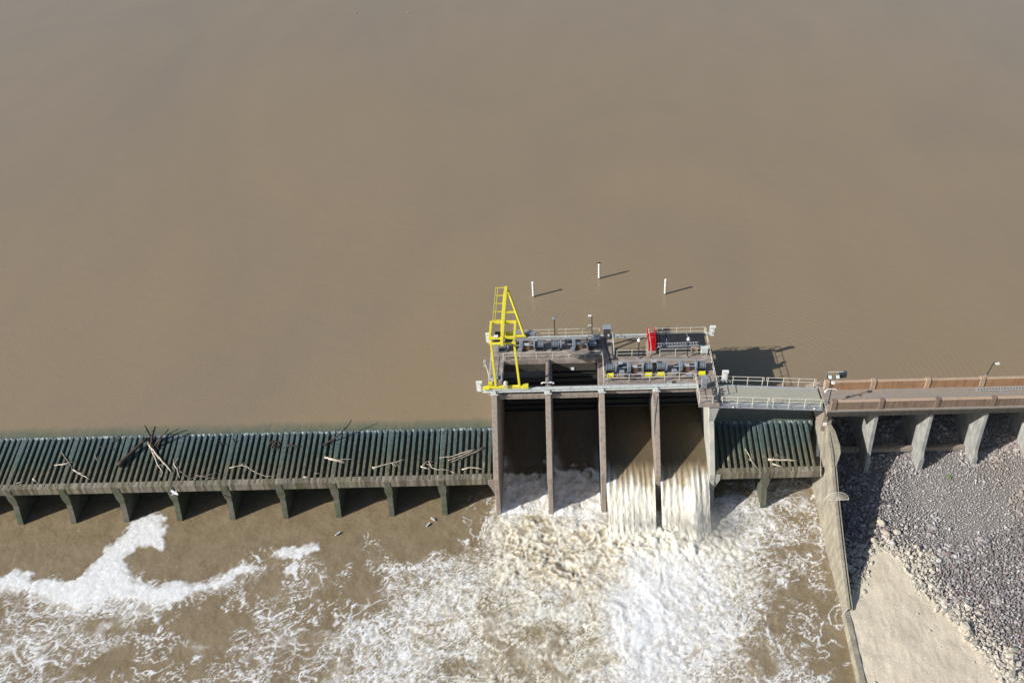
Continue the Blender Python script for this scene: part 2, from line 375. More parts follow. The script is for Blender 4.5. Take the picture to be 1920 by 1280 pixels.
# ------------------------------------------------------------------ tailwater with foam
gx = np.arange(-75, 37.2, .125); gy = np.arange(-34, 12.2, .125); X, Y = np.meshgrid(gx, gy)
CP = [ # px, py, foam density, turbulence height, tint
 (30,1010,.03,.06,0),(150,1010,.03,.06,0),(400,1010,.03,.05,0),(520,1000,.04,.05,0),(640,1000,.05,.05,0),(780,1010,.0,.02,0),(860,1000,.02,.03,0),
 (100,955,.02,.06,0),(300,945,.02,.06,0),(500,945,.02,.06,0),(700,935,.02,.04,0),(900,930,.18,.06,.2),(860,960,.03,.04,0),
 (30,1160,.42,.06,0),(60,1230,.52,.06,0),(120,1280,.42,.06,0),(150,1180,.50,.06,0),(230,1180,.5,.06,0),(300,1200,.28,.06,0),(330,1240,.36,.06,0),(240,1240,.3,.06,0),(30,1280,.45,.06,0),
 (380,1220,.46,.06,0),(420,1160,.18,.06,0),(450,1220,.4,.06,0),(500,1190,.44,.06,0),(460,1120,.38,.06,0),(540,1110,.42,.06,0),(600,1060,.42,.06,0),(660,1040,.36,.06,0),(500,1050,.3,.06,0),(560,1060,.42,.06,0),(620,1130,.22,.08,0),(680,1120,.3,.09,0),(700,1070,.25,.1,0),
 (760,1080,.5,.12,.1),(720,1160,.56,.14,0),(650,1210,.5,.14,0),(600,1270,.5,.12,0),(540,1260,.36,.06,0),(690,1260,.62,.14,0),(740,1220,.64,.14,.1),
 (800,1130,.66,.16,.2),(860,1080,.66,.18,.3),(820,1200,.6,.16,.4),(900,1150,.58,.2,.7),(860,1260,.5,.2,.6),(950,1200,.55,.22,.8),(950,1270,.5,.22,.9),
 (900,1040,.52,.22,.6),(940,1010,.8,.35,.7),(980,1040,.86,.55,1),(1000,980,.88,.5,1),(1050,1040,.86,.55,1),(1100,1010,.85,.5,1),(1090,1070,.8,.45,1),(1130,1060,.8,.35,1),
 (1000,1120,.64,.22,.7),(1060,1150,.7,.24,.4),(1020,1210,.58,.22,.8),(1100,1210,.6,.22,.8),(1060,1270,.56,.22,.8),(1120,1140,.72,.22,.6),(1130,1270,.72,.22,.3),
 (1180,1000,1,.35,1),(1270,1000,1,.45,1),(1170,1060,.96,.3,.3),(1230,1080,1,.3,.05),(1180,1130,1,.3,0),(1240,1160,1,.28,0),(1180,1230,1,.28,0),(1240,1250,.95,.25,0),(1290,1180,.88,.25,.1),(1300,1100,.95,.3,.25),(1290,1050,.98,.4,.6),
 (1330,1000,.9,.3,.7),(1370,960,.78,.25,.3),(1400,1010,.68,.22,.5),(1360,1080,.82,.24,.3),(1340,1170,.74,.2,.1),(1310,1260,.66,.18,.3),(1370,1240,.56,.18,.3),(1400,1150,.56,.18,.2),(1420,1070,.58,.18,.2),
 (1460,980,.56,.16,.2),(1440,940,.6,.12,.1),(1500,930,.42,.1,0),(1510,970,.5,.1,0),(1460,1030,.42,.14,.1),(1500,1080,.4,.13,.1),(1480,1150,.38,.13,.1),(1450,1230,.46,.13,.1),(1530,1150,.36,.1,.1),(1540,1210,.46,.1,.1),(1520,1270,.48,.1,.1),(1570,1250,.1,.03,0),(1590,1280,.0,.02,0),(1585,1220,.12,.04,0),
 (1360,925,.35,.12,0),(1480,905,.5,.1,0),
 (980,890,.86,.2,.1),(960,940,.84,.25,.2),(1010,930,.9,.25,.2),(1080,890,.86,.2,.1),(1070,940,.86,.25,.4),(1110,960,.92,.3,.3)]
P0 = np.array([[*W(a, b, 0)[:2]] for a, b, *_ in CP]); V0 = np.array([c[2:] for c in CP])
num = np.zeros(X.shape+(3,)); den = np.full(X.shape, 1e-9)
XW = X + (fbm(X*.3, Y*.3, 4, 101)-.5)*4.5 + (fbm(X*1.2, Y*1.2, 3, 111)-.5)*1.2; YW = Y + (fbm(X*.3, Y*.3, 4, 121)-.5)*3.5*sst(-1.5, -5, Y) + (fbm(X*1.2, Y*1.2, 3, 131)-.5)*1.0
for (a, b), v in zip(P0, V0):
    w = np.exp(-((XW-a)**2+(YW-b)**2)/(2*1.7**2)) + 1e-4/(1+((XW-a)**2+(YW-b)**2)); den += w; num += w[..., None]*v
num /= den[..., None]; D, TU, TI = num[..., 0], num[..., 1], num[..., 2]
solid = np.zeros(X.shape)
wx = X + (fbm(X*.5, Y*.5, 4, 5)-.5)*1.6; wy = Y + (fbm(X*.5, Y*.5, 4, 31)-.5)*1.6
def polyd(PL, x, y):   # signed distance to an outline (negative inside)
    inside = np.zeros(x.shape, bool); dm = np.full(x.shape, 1e9); n = len(PL)
    for i in range(n):
        ax, ay = PL[i]; bx, by = PL[(i+1) % n]
        t = np.clip(((x-ax)*(bx-ax)+(y-ay)*(by-ay))/((bx-ax)**2+(by-ay)**2), 0, 1)
        dm = np.minimum(dm, np.hypot(x-ax-t*(bx-ax), y-ay-t*(by-ay)))
        c = ((ay > y) != (by > y)) & (x < (bx-ax)*(y-ay)/(by-ay+1e-12)+ax); inside ^= c
    return np.where(inside, -dm, dm)
lowf = 0
for PG in ([(240,990),(258,970),(290,962),(309,965),(308,1000),(306,1032),(285,1022),(262,1026),(240,1048),(238,1078),(262,1097),(330,1092),(395,1096),(420,1080),(470,1055),(482,1065),(440,1090),(405,1108),(372,1106),(330,1125),(285,1140),(255,1122),(215,1122),(150,1138),(100,1132),(50,1108),(0,1108),(-20,1100),(-20,1085),(30,1068),(60,1070),(64,1088),(140,1088),(170,1060),(200,1030)],
           [(510,1040),(530,1026),(560,1028),(596,1018),(600,1030),(560,1042),(530,1048)]):
    dpl = polyd([tuple(W(a, b, 0)[:2]) for a, b in PG], X+(wx-X)*.6+(fbm(X*1.3, Y*1.3, 4, 161)-.5)*.9, Y+(wy-Y)*.6+(fbm(X*1.3, Y*1.3, 4, 171)-.5)*.9)
    eg_ = sst(-1.1, .15, dpl); solid = np.maximum(solid, sst(.25, -.25, dpl+.55*(fbm(X*2.6, Y*2.6, 3, 401)-.5))*(1-.32*eg_*sst(.45, .6, fbm(X*1.9, Y*1.9, 4, 411)))); lowf = np.maximum(lowf, sst(1.6, 0, dpl))
qx = X + (fbm(X*.25, Y*.25, 3, 3)-.5)*5 + (fbm(X*1.0, Y*1.0, 3, 8)-.5)*.9; qy = Y + (fbm(X*.25, Y*.25, 3, 77)-.5)*5 + (fbm(X*1.0, Y*1.0, 3, 18)-.5)*.9
D = D + .14*lowf*sst(-6.5, -8.5, Y)*(X < -20)
Dc = np.clip(D, 0, 1)
def net(fx, fy, o, w0, w1):
    a, b = worley(qx*fx+o, qy*fy+o*.7); w = (w0+w1*Dc**2)*(.5+1.0*fbm(X*.9+o, Y*.9, 3, 29)); return sst(w*1.5, w*.6, b-a)
def rline(fr, o, w0, w1):
    r = np.abs(2*fbm(qx*fr+o, qy*fr*1.15, 4, 13+o)-1); w = (w0+w1*Dc**2)*(.4+1.2*fbm(X*1.1+o, Y*1.1, 3, 59)); return sst(w*1.5, w*.5, r)
pm = sst(1-D-.16, 1-D+.06, fbm(X*.30, Y*.30, 4, 44)*1.15-.02)
pm2 = sst(1-D-.06, 1-D+.12, fbm(X*.55+7, Y*.55, 4, 90)*1.2-.06)
lace = sst(.36, .58, fbm(wx*3.3, wy*3.8, 4, 2)); grain = fbm(X*4.1, Y*4.1, 2, 88)
foam = np.maximum.reduce([net(.42, .52, 0, .035, .06)*pm, net(1.05, 1.3, 5, .04, .09)*pm2*.95, net(2.3, 2.7, 9, .05, .12)*np.maximum(pm2, pm*.6)*sst(.3, .6, D)*.75, rline(.34, 2, .018, .045)*pm*.95, rline(1.0, 5, .025, .06)*pm2*.9, rline(1.9, 8, .03, .08)*pm*sst(.3, .6, D)*.65])
clump = sst(1-D+.12, 1-D+.30, fbm(qx*.9, qy*.9, 5, 51)*.95)*sst(.15, .4, D)
soft = .8*sst(1-D+.02, 1-D+.30, fbm(X*.7+3, Y*.7, 5, 151)*.98)*(.35+.5*grain)*sst(.2, .5, D)*(1-.55*sst(.45, .55, D)*sst(.85, .75, D))
foam = np.maximum(foam*(.72+.28*lace)*(.8+.4*grain), np.maximum(clump*(.35+.65*lace)*.9, soft))
foam = np.clip(np.maximum(foam, solid*(.80+.12*lace+.12*(grain-.5))), 0, 1)
hi = sst(.88, .98, D)
foam = np.clip(np.maximum(foam, hi*(.62+1.3*(fbm(qx*1.5, qy*.8, 5, 71)-.38)+.5*(fbm(X*3.2, Y*1.9, 4, 421)-.5))), 0, 1)
rb2 = 1-np.abs(2*fbm(X*1.5+(wx-X), Y*1.5+(wy-Y), 5, 333)-1); tb = sst(.55, .8, TI)*sst(.72, .8, D)*sst(.99, .93, D)
foam = foam*(1-tb)+tb*np.clip(.05+.8*sst(.60, .98, rb2)+.4*(fbm(X*2.7, Y*2.7, 4, 431)-.5), 0, 1)
aer = np.clip(np.maximum(sst(.36, .85, D+.3*(fbm(X*.3, Y*.3, 4, 63)-.5))*(.35+1.2*(fbm(qx*.9, qy*.9, 5, 81)-.25)), tb*(.55+.45*sst(.4, .8, rb2))), 0, 1)
bo = 1-np.abs(2*fbm(X*.8, Y*.8, 5, 21)-1); bil, _ = worley(qx*.8, qy*.8)
rough_ = fbm(X*1.7, Y*1.7, 5, 57)-.5; fine_ = fbm(X*3.6, Y*3.6, 2, 6)-.5
boil = sst(.3, .5, TU)
strk = fbm(qx*1.3, qy*.55, 5, 207)-.5; plume = sst(.85, .97, D)*(TI < .5)
bq = fbm(qx*.55, qy*.55, 5, 211); rb = 1-np.abs(2*fbm(qx*1.1, qy*1.1, 5, 223)-1)
Zt = TU*((.7*rough_+.35*fine_)*(1-.6*plume)*(1-.5*boil) + .9*(fbm(X*.35, Y*.35, 3, 66)-.5) + plume*.55*strk) + boil*(.17*(rb2-.7) + .4*(bq-.5)) + .03*(fbm(X*1.5, Y*2, 3, 51)-.5) + .05*solid + .03*foam*(D > .2)
Zt = Zt + .7*np.exp(-((X-18.5)/5.5)**4-((Y+4.8)/2.6)**2)*(.6+.8*rough_)
Zt = np.where(Y > 6.5, 0, Zt)
TIm = np.clip(TI + (fbm(X*.4, Y*.4, 3, 61)-.5)*.8*(TI > .15), 0, 1)
Zt = np.where(Y > 6.5, 0, Zt)
wallx = np.interp(Y, [-34, -23, -15.6, -6, 0, 8], [34.9, 35.45, 35.85, 36.25, 36.7, 36.8]) + .3
tag(grid_mesh('river_water', X, Y, Zt, M['foam'], keep=(X < wallx), attrs={'foam': foam, 'tint': TIm, 'aer': aer}), kind='structure')
rw = MB(); rw.add([(-700, -34, -.05), (34.6, -34, -.05), (30, -900, -.05), (-700, -900, -.05)], [(3, 2, 1, 0)])
rw.add([(-700, -34, -.05), (-75, -34, -.05), (-75, 6.2, -.05), (-700, 6.2, -.05)], [(0, 1, 2, 3)])
tag(rw.build('river_water', M['foam']), kind='structure')

# ------------------------------------------------------------------ weirs
def ribz(y): return 5.15 + (y+.1)*.278
RH = .7
def weir(name, x0, x1, piers, label):
    t = thing('weir', label, 'weir', ((x0+x1)/2, 3, 0))
    b = MB(); b.prism([(-.05, 4.1), (-.05, 5.12), (.55, 5.3), (.55, 4.1)], x0, x1); b.build('beam', M['weirbeam'], t, .03)
    c = MB(); c.prism([(5.9, -1.5), (5.9, 6.45), (6.3, 6.94), (7.4, 6.94), (8.6, 6.0), (8.6, -1.5)], x0, x1); c.build('crest', M['rib'], t)
    k0 = math.ceil((x0+.2)/(B/9)); k1 = math.floor((x1-.2)/(B/9))
    for k in range(k0, k1+1):
        x = k*B/9; wide = any(abs(x-p) < .2 for p in piers); w = (.27 if wide else .165)*random.uniform(.93, 1.07)
        o = random.uniform(-.02, .02); zz = random.uniform(-.03, .03)
        m = MB(); n = 7; vs = []
        for i in range(n+1):
            y = -.02 + (6.3+.02)*i/n; wt = w*(1.0+.32*(i/n)**2)*random.uniform(.95, 1.05); z = ribz(y)+zz*(1-i/n)
            if i == 0: z -= .03
            vs += [(x+o-wt, y, z-RH), (x+o-wt*.97, y, z-.05), (x+o-wt*.7, y, z), (x+o+wt*.7, y, z), (x+o+wt*.97, y, z-.05), (x+o+wt, y, z-RH)]
        fs = [(5, 4, 3, 2, 1, 0), tuple(range(n*6, n*6+6))]
        for i in range(n): fs += [(i*6+j, i*6+(j+1) % 6, (i+1)*6+(j+1) % 6, (i+1)*6+j) for j in range(6)]
        m.add(vs, fs); m.build('rib', M['rib'], t)
    for p in piers:
        m = MB()
        m.prism([(-.9, -1.), (-.82, 0), (-.10, 2.35), (3.2, 2.35), (3.2, -1)], p-.31, p+.31)
        m.prism([(-.10, 2.35), (-.12, 4.9), (3.2, 4.9), (3.2, 2.35)], p-.3, p+.3)
        h = .44
        vs = [(p-.312, -.105, 2.6), (p+.312, -.105, 2.6), (p+h, -.125, 3.3), (p+h, -.125, 4.12), (p-h, -.125, 4.12), (p-h, -.125, 3.3)]
        vs += [(a, .55, c) for a, b_, c in vs]
        m.add(vs, [(0, 1, 2, 3, 4, 5), (11, 10, 9, 8, 7, 6)]+[(i, (i+1) % 6, 6+(i+1) % 6, 6+i) for i in range(6)])
        m.build('pier', M['column'], t)
    return t
weir('weir', -70, -.42, [-B*k for k in range(1, 12)], 'long ribbed green spillway weir left of the gates with driftwood caught on its ribs')
weir('weir', 24.85, 36.72, [5*B], 'short ribbed green spillway weir between the gate structure and the retaining wall')

# ------------------------------------------------------------------ gate structure
gs = thing('gate_structure', 'concrete gate structure with five tall piers and two machinery decks above the spillway', 'dam', (12.2, 6, 0))
for i, p in enumerate(PIERX):
    h = .31; m = MB()
    m.prism([(5.9, 12.44), (3.3, 9.4), (-.18, 5.0), (-.18, 4.0), (9, 4.0), (9, 12.44)], p-h, p+h)
    m.prism([(-.18, 4.0), (-1.3, -1.5), (9, -1.5), (9, 4.0)], p-h+.03, p+h-.03)
    m.prism([(9.01, -1.5), (9.01, 12.2), (16.6, 12.2), (16.6, -1.5)], p-h+.003, p+h-.003)
    if i == 4:
        m.add([(p-.1, 6.0, 12.0), (p+.9, 5.4, 12.0), (p+.9, 3.7, 12.0), (p-.4, 3.7, 12.0), (p+h, 5.4, 9.5), (p+h, 3.6, 9.6), (p-h, 3.5, 9.6)], [(0, 1, 2, 3), (1, 4, 5, 2), (3, 2, 5, 6), (0, 4, 1), (0, 3, 6, 4), (4, 6, 5)])
    if i in (0, 4):
        s = -1 if i == 0 else 1
        m.add([(p+s*h, -.13, 4.9), (p+s*h, -.13, 2.6), (p+s*(h+.62), -.13, 4.12), (p+s*(h+.62), -.13, 4.9), (p+s*h, 1, 4.9), (p+s*h, 1, 2.6), (p+s*(h+.62), 1, 4.12), (p+s*(h+.62), 1, 4.9)],
              [(0, 1, 2, 3), (7, 6, 5, 4), (0, 3, 7, 4), (1, 5, 6, 2), (2, 6, 7, 3), (0, 4, 5, 1)])
    m.build('pier', M['pier_light'] if i == 4 else M['pier'], gs, .04)
def slab(name, x0, x1, y0, y1, z0, z1, mat, par=gs, bev=.03):
    return MB().box(x0, x1, y0, y1, z0, z1).build(name, mat, par, bev)
slab('deck', .95, 12.45, 11.6, 16.15, 11.9, 12.5, M['deck'])
slab('deck', -.55, .947, 6.0, 16.15, 12.0, 12.503, M['deck'])
slab('deck', 12.453, 13.95, 6.75, 16.15, 11.95, 12.506, M['deck'])
slab('deck', 13.953, 25.1, 6.75, 11.85, 11.9, 12.5, M['deck'])
slab('deck', 22.8, 25.1, 3.35, 6.747, 12.0, 12.497, M['deck'])
slab('deck', 18.2, 25.1, 11.853, 13.1, 12.0, 12.494, M['deck'])
slab('deck', 12.1, 22.797, 6.3, 6.747, 11.7, 12.2, M['pier'])
for i in (0, 1):
    slab('strut', PIERX[i]+.4, PIERX[i+1]-.36, 6.1, 6.6, 11.38, 12.0, M['pier'])
    slab('strut', PIERX[i]+.4, PIERX[i+1]-.36, 11.62, 11.9, 10.75, 11.88, M['dark_conc'])  # strut below the deck edge, its shade painted in as dark concrete
# low curbs and pads on the decks
for x0, x1, y0, y1 in ((1.0, 12.4, 11.62, 11.8), (1.0, 12.4, 15.95, 16.13), (14, 22.7, 6.77, 6.93), (14, 18.1, 11.65, 11.83)):
    slab('curb', x0, x1, y0, y1, 12.5, 12.62, M['deck'])
for i in range(4): # water filled chamber floor under gates
    pass

# gates
def gate(i, y, z0, z1, label):
    x0 = PIERX[i]+.4; x1 = PIERX[i+1]-.4; t = thing('sluice_gate', label, 'gate', ((x0+x1)/2, y, z0), 'steel sluice gates between the piers')
    MB().box(x0, x1, y, y+.12, z0, z1).build('skin_plate', M['gate'], t)
    z = z0+.1
    while z < z1:
        MB().box(x0, x1, y-.3, y-.002, z, z+.12).build('rib', M['gate'], t); z += .85
    for x in (x0+.8, x1-.8): MB().bar((x, y-.15, z1), (x, y-.15, 12.4), .06).build('hoist_rod', M['dgrey'], t)
gate(0, 12.2, 4.0, 9.2, 'dark ribbed steel gate in the leftmost bay beneath the yellow crane')
gate(1, 12.2, 4.0, 10.2, 'dark ribbed steel gate in the second bay from the left with a small white plate')
gate(2, 9.3, 7.3, 11.8, 'raised steel gate above the third bay, left of the ladder pier')
gate(3, 9.3, 7.3, 11.8, 'raised steel gate above the fourth bay next to the footbridge')
MB().box(8.75, 9.15, 11.55, 11.6, 10.9, 11.3).build('plate', M['white'], [o for o in C.objects if o.name == 'sluice_gate.001'][0])
for i in (0, 1):
    for x in (PIERX[i]+.55, PIERX[i+1]-.5):
        pass

# water in bays 1-2 : dark chute running down to the foam pool
def chute(i, prof, fing):
    x0 = PIERX[i]+.3; x1 = PIERX[i+1]-.3
    xs = np.arange(x0, x1+.01, .06); ys = np.arange(prof[0][0], prof[-1][0]-1e-6, -.08)
    XX, YY = np.meshgrid(xs, ys)
    py = np.array([p[0] for p in prof])[::-1]; pz = np.array([p[1] for p in prof])[::-1]; pf = np.array([p[2] for p in prof])[::-1]
    ZZ = np.interp(YY, py, pz); F = np.interp(YY, py, pf)
    if fing:
        ph = XX*2*np.pi/(B/9) + 1.6*fbm(XX*.8, YY*.12, 3, i*7.)*2
        rg = (.5+.5*np.cos(ph+2.2*(fbm(XX*1.6, YY*.35, 3, 240+i)-.5)))**1.2*(.55+.9*fbm(XX*1.2, YY*.2, 3, 77+i)); wob = fbm(XX*.7+i*5, YY*0, 3, 12)
        st = fbm(XX*4.5, YY*.55, 5, 3+i); st2 = fbm(XX*1.1+5, YY*.3, 3, 9+i); fine = fbm(XX*9, YY*1.3, 3, 14)
        side = np.exp(-((XX-x1)/.55)**2) + .6*np.exp(-((XX-x0)/.22)**2)
        big = np.exp(-((XX-x1+1.7)/.9)**2)*(i == 3)
        amp = sst(2.6, .8, YY)*(.02+.05*sst(-2.2, 0, YY))
        drop = sst(1.0, -4.5, YY); onset = .5 + 3.4*(wob-.45) + 1.6*(st2-.5) + 2.8*side*(st2+.2) + 1.5*big
        Y0 = YY
        iso = fbm(XX*2.2, YY*2.2, 4, 19)-.5
        ZZ = ZZ + amp*(rg-.5) + .05*(st-.5)*drop + .22*iso*drop*sst(.2, -2.5, Y0) + .07*(fine-.5)*drop + .25*big*sst(3, 1, YY)
        YY = YY - amp*1.1*rg - .30*drop*(st2-.5)*2 - .8*drop*big - .05*drop*(fine-.5) - .15*iso*drop
        rise = sst(onset+.6, onset-1.7, Y0)
        foamv = np.clip(rise*(.02+.98*sst(.35, .95, .62*rg+.55*st+.28*rise)), 0, 1)
        foamv = np.maximum(foamv, sst(.1, -1.5, Y0+.8*(st-.5))*(.82+.75*(st-.5)+.14*(rg-.5)+.3*(fine-.5)))
        foamv = np.clip(foamv - .28*sst(.50, .33, fbm(XX*6.5, YY*1.6, 4, 311+i))*sst(.6, -.6, Y0), 0, 1); tint = .15+.6*sst(1, -1.5, Y0); aerv = sst(2, -1, Y0)*.8; thin = sst(1.2, 2.6, Y0+1.2*(st-.5))*.85  # thin: sheet over dark bed, pier and deck shade included in its colour
    else:
        n = fbm(XX*2, YY*.8, 4, i*5.+2); bub = fbm(XX*.9, YY*.9, 4, i+4.)
        side = np.exp(-((XX-x0)/(.35+.9*sst(9, 3, YY)))**2)*sst(10, 6, YY) + (.5*np.exp(-((XX-x1)/.6)**2)*sst(9, 6, YY) if i == 1 else 0)
        edge = 5.4 + (bub-.5)*3.6
        pool = sst(edge+.25, edge-.5, YY)
        foamv = np.clip(pool*(.55+.9*(fbm(XX*1.8, YY*1.8, 4, 70)-.35)) + side*(.25+.8*(n-.4)), 0, 1)
        ZZ = ZZ + .12*(n-.5) + pool*.45*(bub-.35) + .25*side
        tint = .15+0*XX; aerv = pool*.5; thin = (1-pool)*.9  # thin: bay shade painted into the fast water above the pool
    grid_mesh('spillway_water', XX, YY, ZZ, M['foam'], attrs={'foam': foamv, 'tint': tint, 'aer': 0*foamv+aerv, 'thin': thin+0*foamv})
    tag(C.objects[-1] if False else bpy.data.objects[[o.name for o in C.objects if o.name.startswith('spillway_water')][-1]], kind='structure')
pA = [(12.1, 4.2, 0), (10, 2.8, 0), (8, 1.6, 0), (6, .6, 0), (4.5, .2, 0), (2, .1, 0), (-.5, .0, 0), (-1.6, -.45, 0)]
pB = [(9.5, 6.8, 0), (7, 6.2, 0), (5.5, 5.7, 0), (3, 4.95, 0), (1.2, 4.4, 0), (.2, 4.1, .2), (-.6, 3.7, .6), (-1.4, 3.0, .9), (-2.1, 2.1, 1), (-2.7, 1.5, 1), (-3.2, .9, 1), (-4.0, .5, 1), (-5, .1, 1), (-6, -.5, 1)]
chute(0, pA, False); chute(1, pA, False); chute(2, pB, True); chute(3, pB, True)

# crane rails
def ibeam(m, a, b, w, h, tf=.06):
    a = Vector(a); b = Vector(b); u = Vector((0, 0, 1))
    m.bar(a+u*(h/2-tf/2), b+u*(h/2-tf/2), w, tf); m.bar(a-u*(h/2-tf/2), b-u*(h/2-tf/2), w*1.15, tf); m.bar(a, b, .05, h-2*tf-.004)
    return m
rb = thing('crane_rail', 'long pale steel crane rail beam along the downstream pier tops', 'crane rail', (11, 5.8, 12.55))
ibeam(MB(), (-1.2, 6.15, 12.80), (23.0, 6.15, 12.80), .42, .36, .05).build('beam', M['beam_white'], rb)
MB().bar((-1.0, 6.15, 13.02), (22.9, 6.15, 13.02), .08, .08).build('rail_head', M['galv'], rb)
for p in PIERX[:4]:
    m = MB(); m.box(p-.42, p+.42, 5.6, 6.5, 12.45, 12.6); m.box(p-.22, p+.22, 5.62, 5.8, 12.6, 12.8); m.box(p-.1, p+.1, 5.8, 5.92, 12.6, 12.9); m.build('bracket', M['beam_white'], rb)
rb2 = thing('crane_rail', 'pale steel crane rail beam along the lake side of the decks', 'crane rail', (13, 15.7, 12.55))
ibeam(MB(), (.6, 15.45, 12.78), (25.4, 15.45, 12.78), .26, .32, .05).build('beam', M['galv'], rb2)
MB().bar((.6, 15.45, 12.98), (25.4, 15.45, 12.98), .07, .08).build('rail_head', M['beam_white'], rb2)
for p in PIERX: MB().box(p-.3+.3*(p == 0), p+.3+.3*(p == 0), 15.15, 15.75, 12.51, 12.6).build('bracket', M['galv'], rb2)

# railings
def railing(pts, label, z=12.5, h=1.1, sp=1.9, group='steel guard railings on the gate structure', r=.03, side=0, mat=None):
    mat = mat or M['rail']; pts = [Vector(p) if len(p) == 3 else Vector((*p, z)) for p in pts]
    t = thing('guard_railing', label, 'railing', pts[0], group)
    for a, b in zip(pts, pts[1:]):
        n = max(1, round((b-a).length/sp))
        for k in range(n+1):
            if k == 0 and a is not pts[0]: continue
            p = a.lerp(b, k/n); MB().tube([p-Vector((0, 0, side)), p+Vector((0, 0, h-.002))], r*1.15, 6).build('post', mat, t)
    for zz in (h, h*.52):
        MB().tube([p+Vector((0, 0, zz)) for p in pts], r, 6).build('rail', mat, t)
    return t
railing([(.95, 11.75), (12.38, 11.75)], 'cream railing along the front edge of the left machinery deck above the dark bays')
railing([(2.2, 16.0), (12.3, 16.0)], 'cream railing on the lake side of the left machinery deck')
railing([(12.5, 11.9), (12.5, 7.4), (13.0, 7.4)], 'cream railing beside the opening between the two decks')
railing([(13.85, 11.9), (13.85, 15.7)], 'cream railing on the right edge of the cross passage')
railing([(13.0, 7.4), (17.7, 7.4), (22.7, 7.4)], 'long cream railing along the front edge of the right machinery deck')
railing([(14.2, 11.75), (17.7, 11.75)], 'short cream railing behind the left hoists of the right deck')
railing([(19.2, 11.75), (24.7, 11.75)], 'cream railing between the right hoists and the black platform')
railing([(25.02, 15.7), (25.02, 4.6)], 'cream railing along the right end of the gate structure', h=1.15)
railing([(18.2, 15.75), (24.95, 15.75)], 'cream railing on the lake side of the black platform')
railing([(18.2, 15.7), (18.2, 12.0)], 'cream railing left of the red cage and black platform')
railing([(22.85, 7.3), (22.85, 3.45), (24.3, 3.45)], 'cream corner railing around the landing above the last pier')
railing([(-.5, 12.0), (-.5, 7.2)], 'pale railing on the outer left edge below the crane')
railing([(.9, 11.8), (.9, 6.6)], 'thin pale railing between the crane leg and the leftmost dark bay', mat=M['galv'])

# hoists
HG = 'gate hoists on the machinery decks'
def hoist(cx, y, label, half, guard, flip=1):
    y += .25
    t = thing('gate_hoist', label, 'hoist', (cx, y, 12.5), HG); z = 13.25
    for s in (-1, 1):
        x = cx+s*half
        m = MB(); m.tube([(x-.42, y, z), (x+.42, y, z)], .40, 16)
        for k in range(5): m.tube([(x-.40+.19*k, y, z), (x-.35+.19*k, y, z)], .46, 16)
        dr = m.build('drum', M['blue'], t)
        g = x-s*.64; MB().tube([(g-.1, y, z+.05), (g+.08, y, z+.05)], .62, 18).build('gear_cover', M['blue'], dr)
        m = MB(); m.box(x-.5, x-.42, y-.35, y+.35, 12.51, 13.1); m.box(x+.42, x+.5, y-.35, y+.35, 12.51, 13.1); m.box(x-.55, x+.55, y-.45, y-.36, 12.51, 12.66); m.box(x-.55, x+.55, y+.36, y+.45, 12.51, 12.66)
        m.build('drum_stand', M['bluedark'], t)
        if guard:
            MB().prism([(y-.95, 12.52), (y-.6, 12.52), (y-.58, 12.85), (y-.9, 12.68)], x-.38, x+.38).build('rope_guard', M['yellow2'], t)
    m = MB(); m.box(cx-.22, cx+.22, y-.3, y+.6, 12.52, 13.5); m.box(cx-.4, cx+.1, y-.5*flip-.1, y-.5*flip+.25, 12.52, 12.95); m.build('gearbox', M['blue'], t, .05)
    MB().tube([(cx+.23, y+.05, 13.2), (cx+.9, y+.05, 13.2)], .2, 12).build('motor', M['galv'], t)
    m = MB(); m.box(cx+.35, cx+1.0, y-.15, y+.25, 12.52, 12.98); m.build('motor_base', M['rust'], t)
    for s in (-1, 1): MB().tube([(cx+s*.3, y-.12, z), (cx+s*(half-.6), y-.12, z)], .05, 8).build('drive_shaft', M['galv'], t)
    m = MB(); yy = y+.9*flip; m.box(cx-1.15, cx-.6, yy-.15, yy+.15, 12.8, 13.45)
    for a in (-1.12, -.66): m.box(cx+a, cx+a+.06, yy-.03, yy+.03, 12.5, 12.8)
    m.build('control_box', M['grey'], t, .02)
hoist(2.95, 13.4, 'blue-grey hoist machinery behind the yellow crane legs on the left deck', 2.2, False)
hoist(9.2, 13.4, 'blue-grey hoist machinery at the right end of the left deck beside the passage', 2.2, False)
hoist(15.45, 8.9, 'blue-grey hoist with yellow guards on the left half of the right deck', 2.2, True, -1)
hoist(21.4, 8.9, 'blue-grey hoist with yellow guards on the right half of the right deck', 2.35, True, -1)

# gantry crane
gc = thing('gantry_crane', 'tall bright yellow gantry crane standing at the left end of the gate structure', 'crane', (1.5, 6, 13.3))
Yl = M['yellow']; ZT = 19.6
MB().box(-1.05, 3.95, 6.0, 6.3, 13.1, 13.4).build('bogie_beam', Yl, gc, .03)
m = MB(); m.box(-1.1, -.35, 5.9, 6.4, 13.07, 13.28); m.box(3.35, 4.0, 5.9, 6.4, 13.07, 13.5); m.build('wheel_box', Yl, gc, .03)
MB().tube([(1.45, 5.8, 13.6), (1.45, 6.5, 13.6)], .24, 14).build('reel', M['rail'], gc)
for (xb, xt) in ((.35, .18), (3.0, 2.68)):
    MB().bar((xb, 6.15, 13.4), (xt, 6.9, ZT-.3), .23, .28).build('front_leg', Yl, gc, .02)
m = MB()
m.bar((-.05, 6.95, ZT), (2.9, 6.95, ZT), .24, .3); m.bar((-.05, 9.75, ZT), (2.9, 9.75, ZT), .24, .3)
m.bar((.1, 7.11, ZT+.003), (.1, 9.59, ZT+.003), .25, .3); m.bar((2.78, 7.11, ZT+.003), (2.78, 9.59, ZT+.003), .25, .3); m.bar((0, 6.5, ZT-.42), (2.9, 6.5, ZT-.42), .2, .22)
m.build('top_frame', Yl, gc, .02)
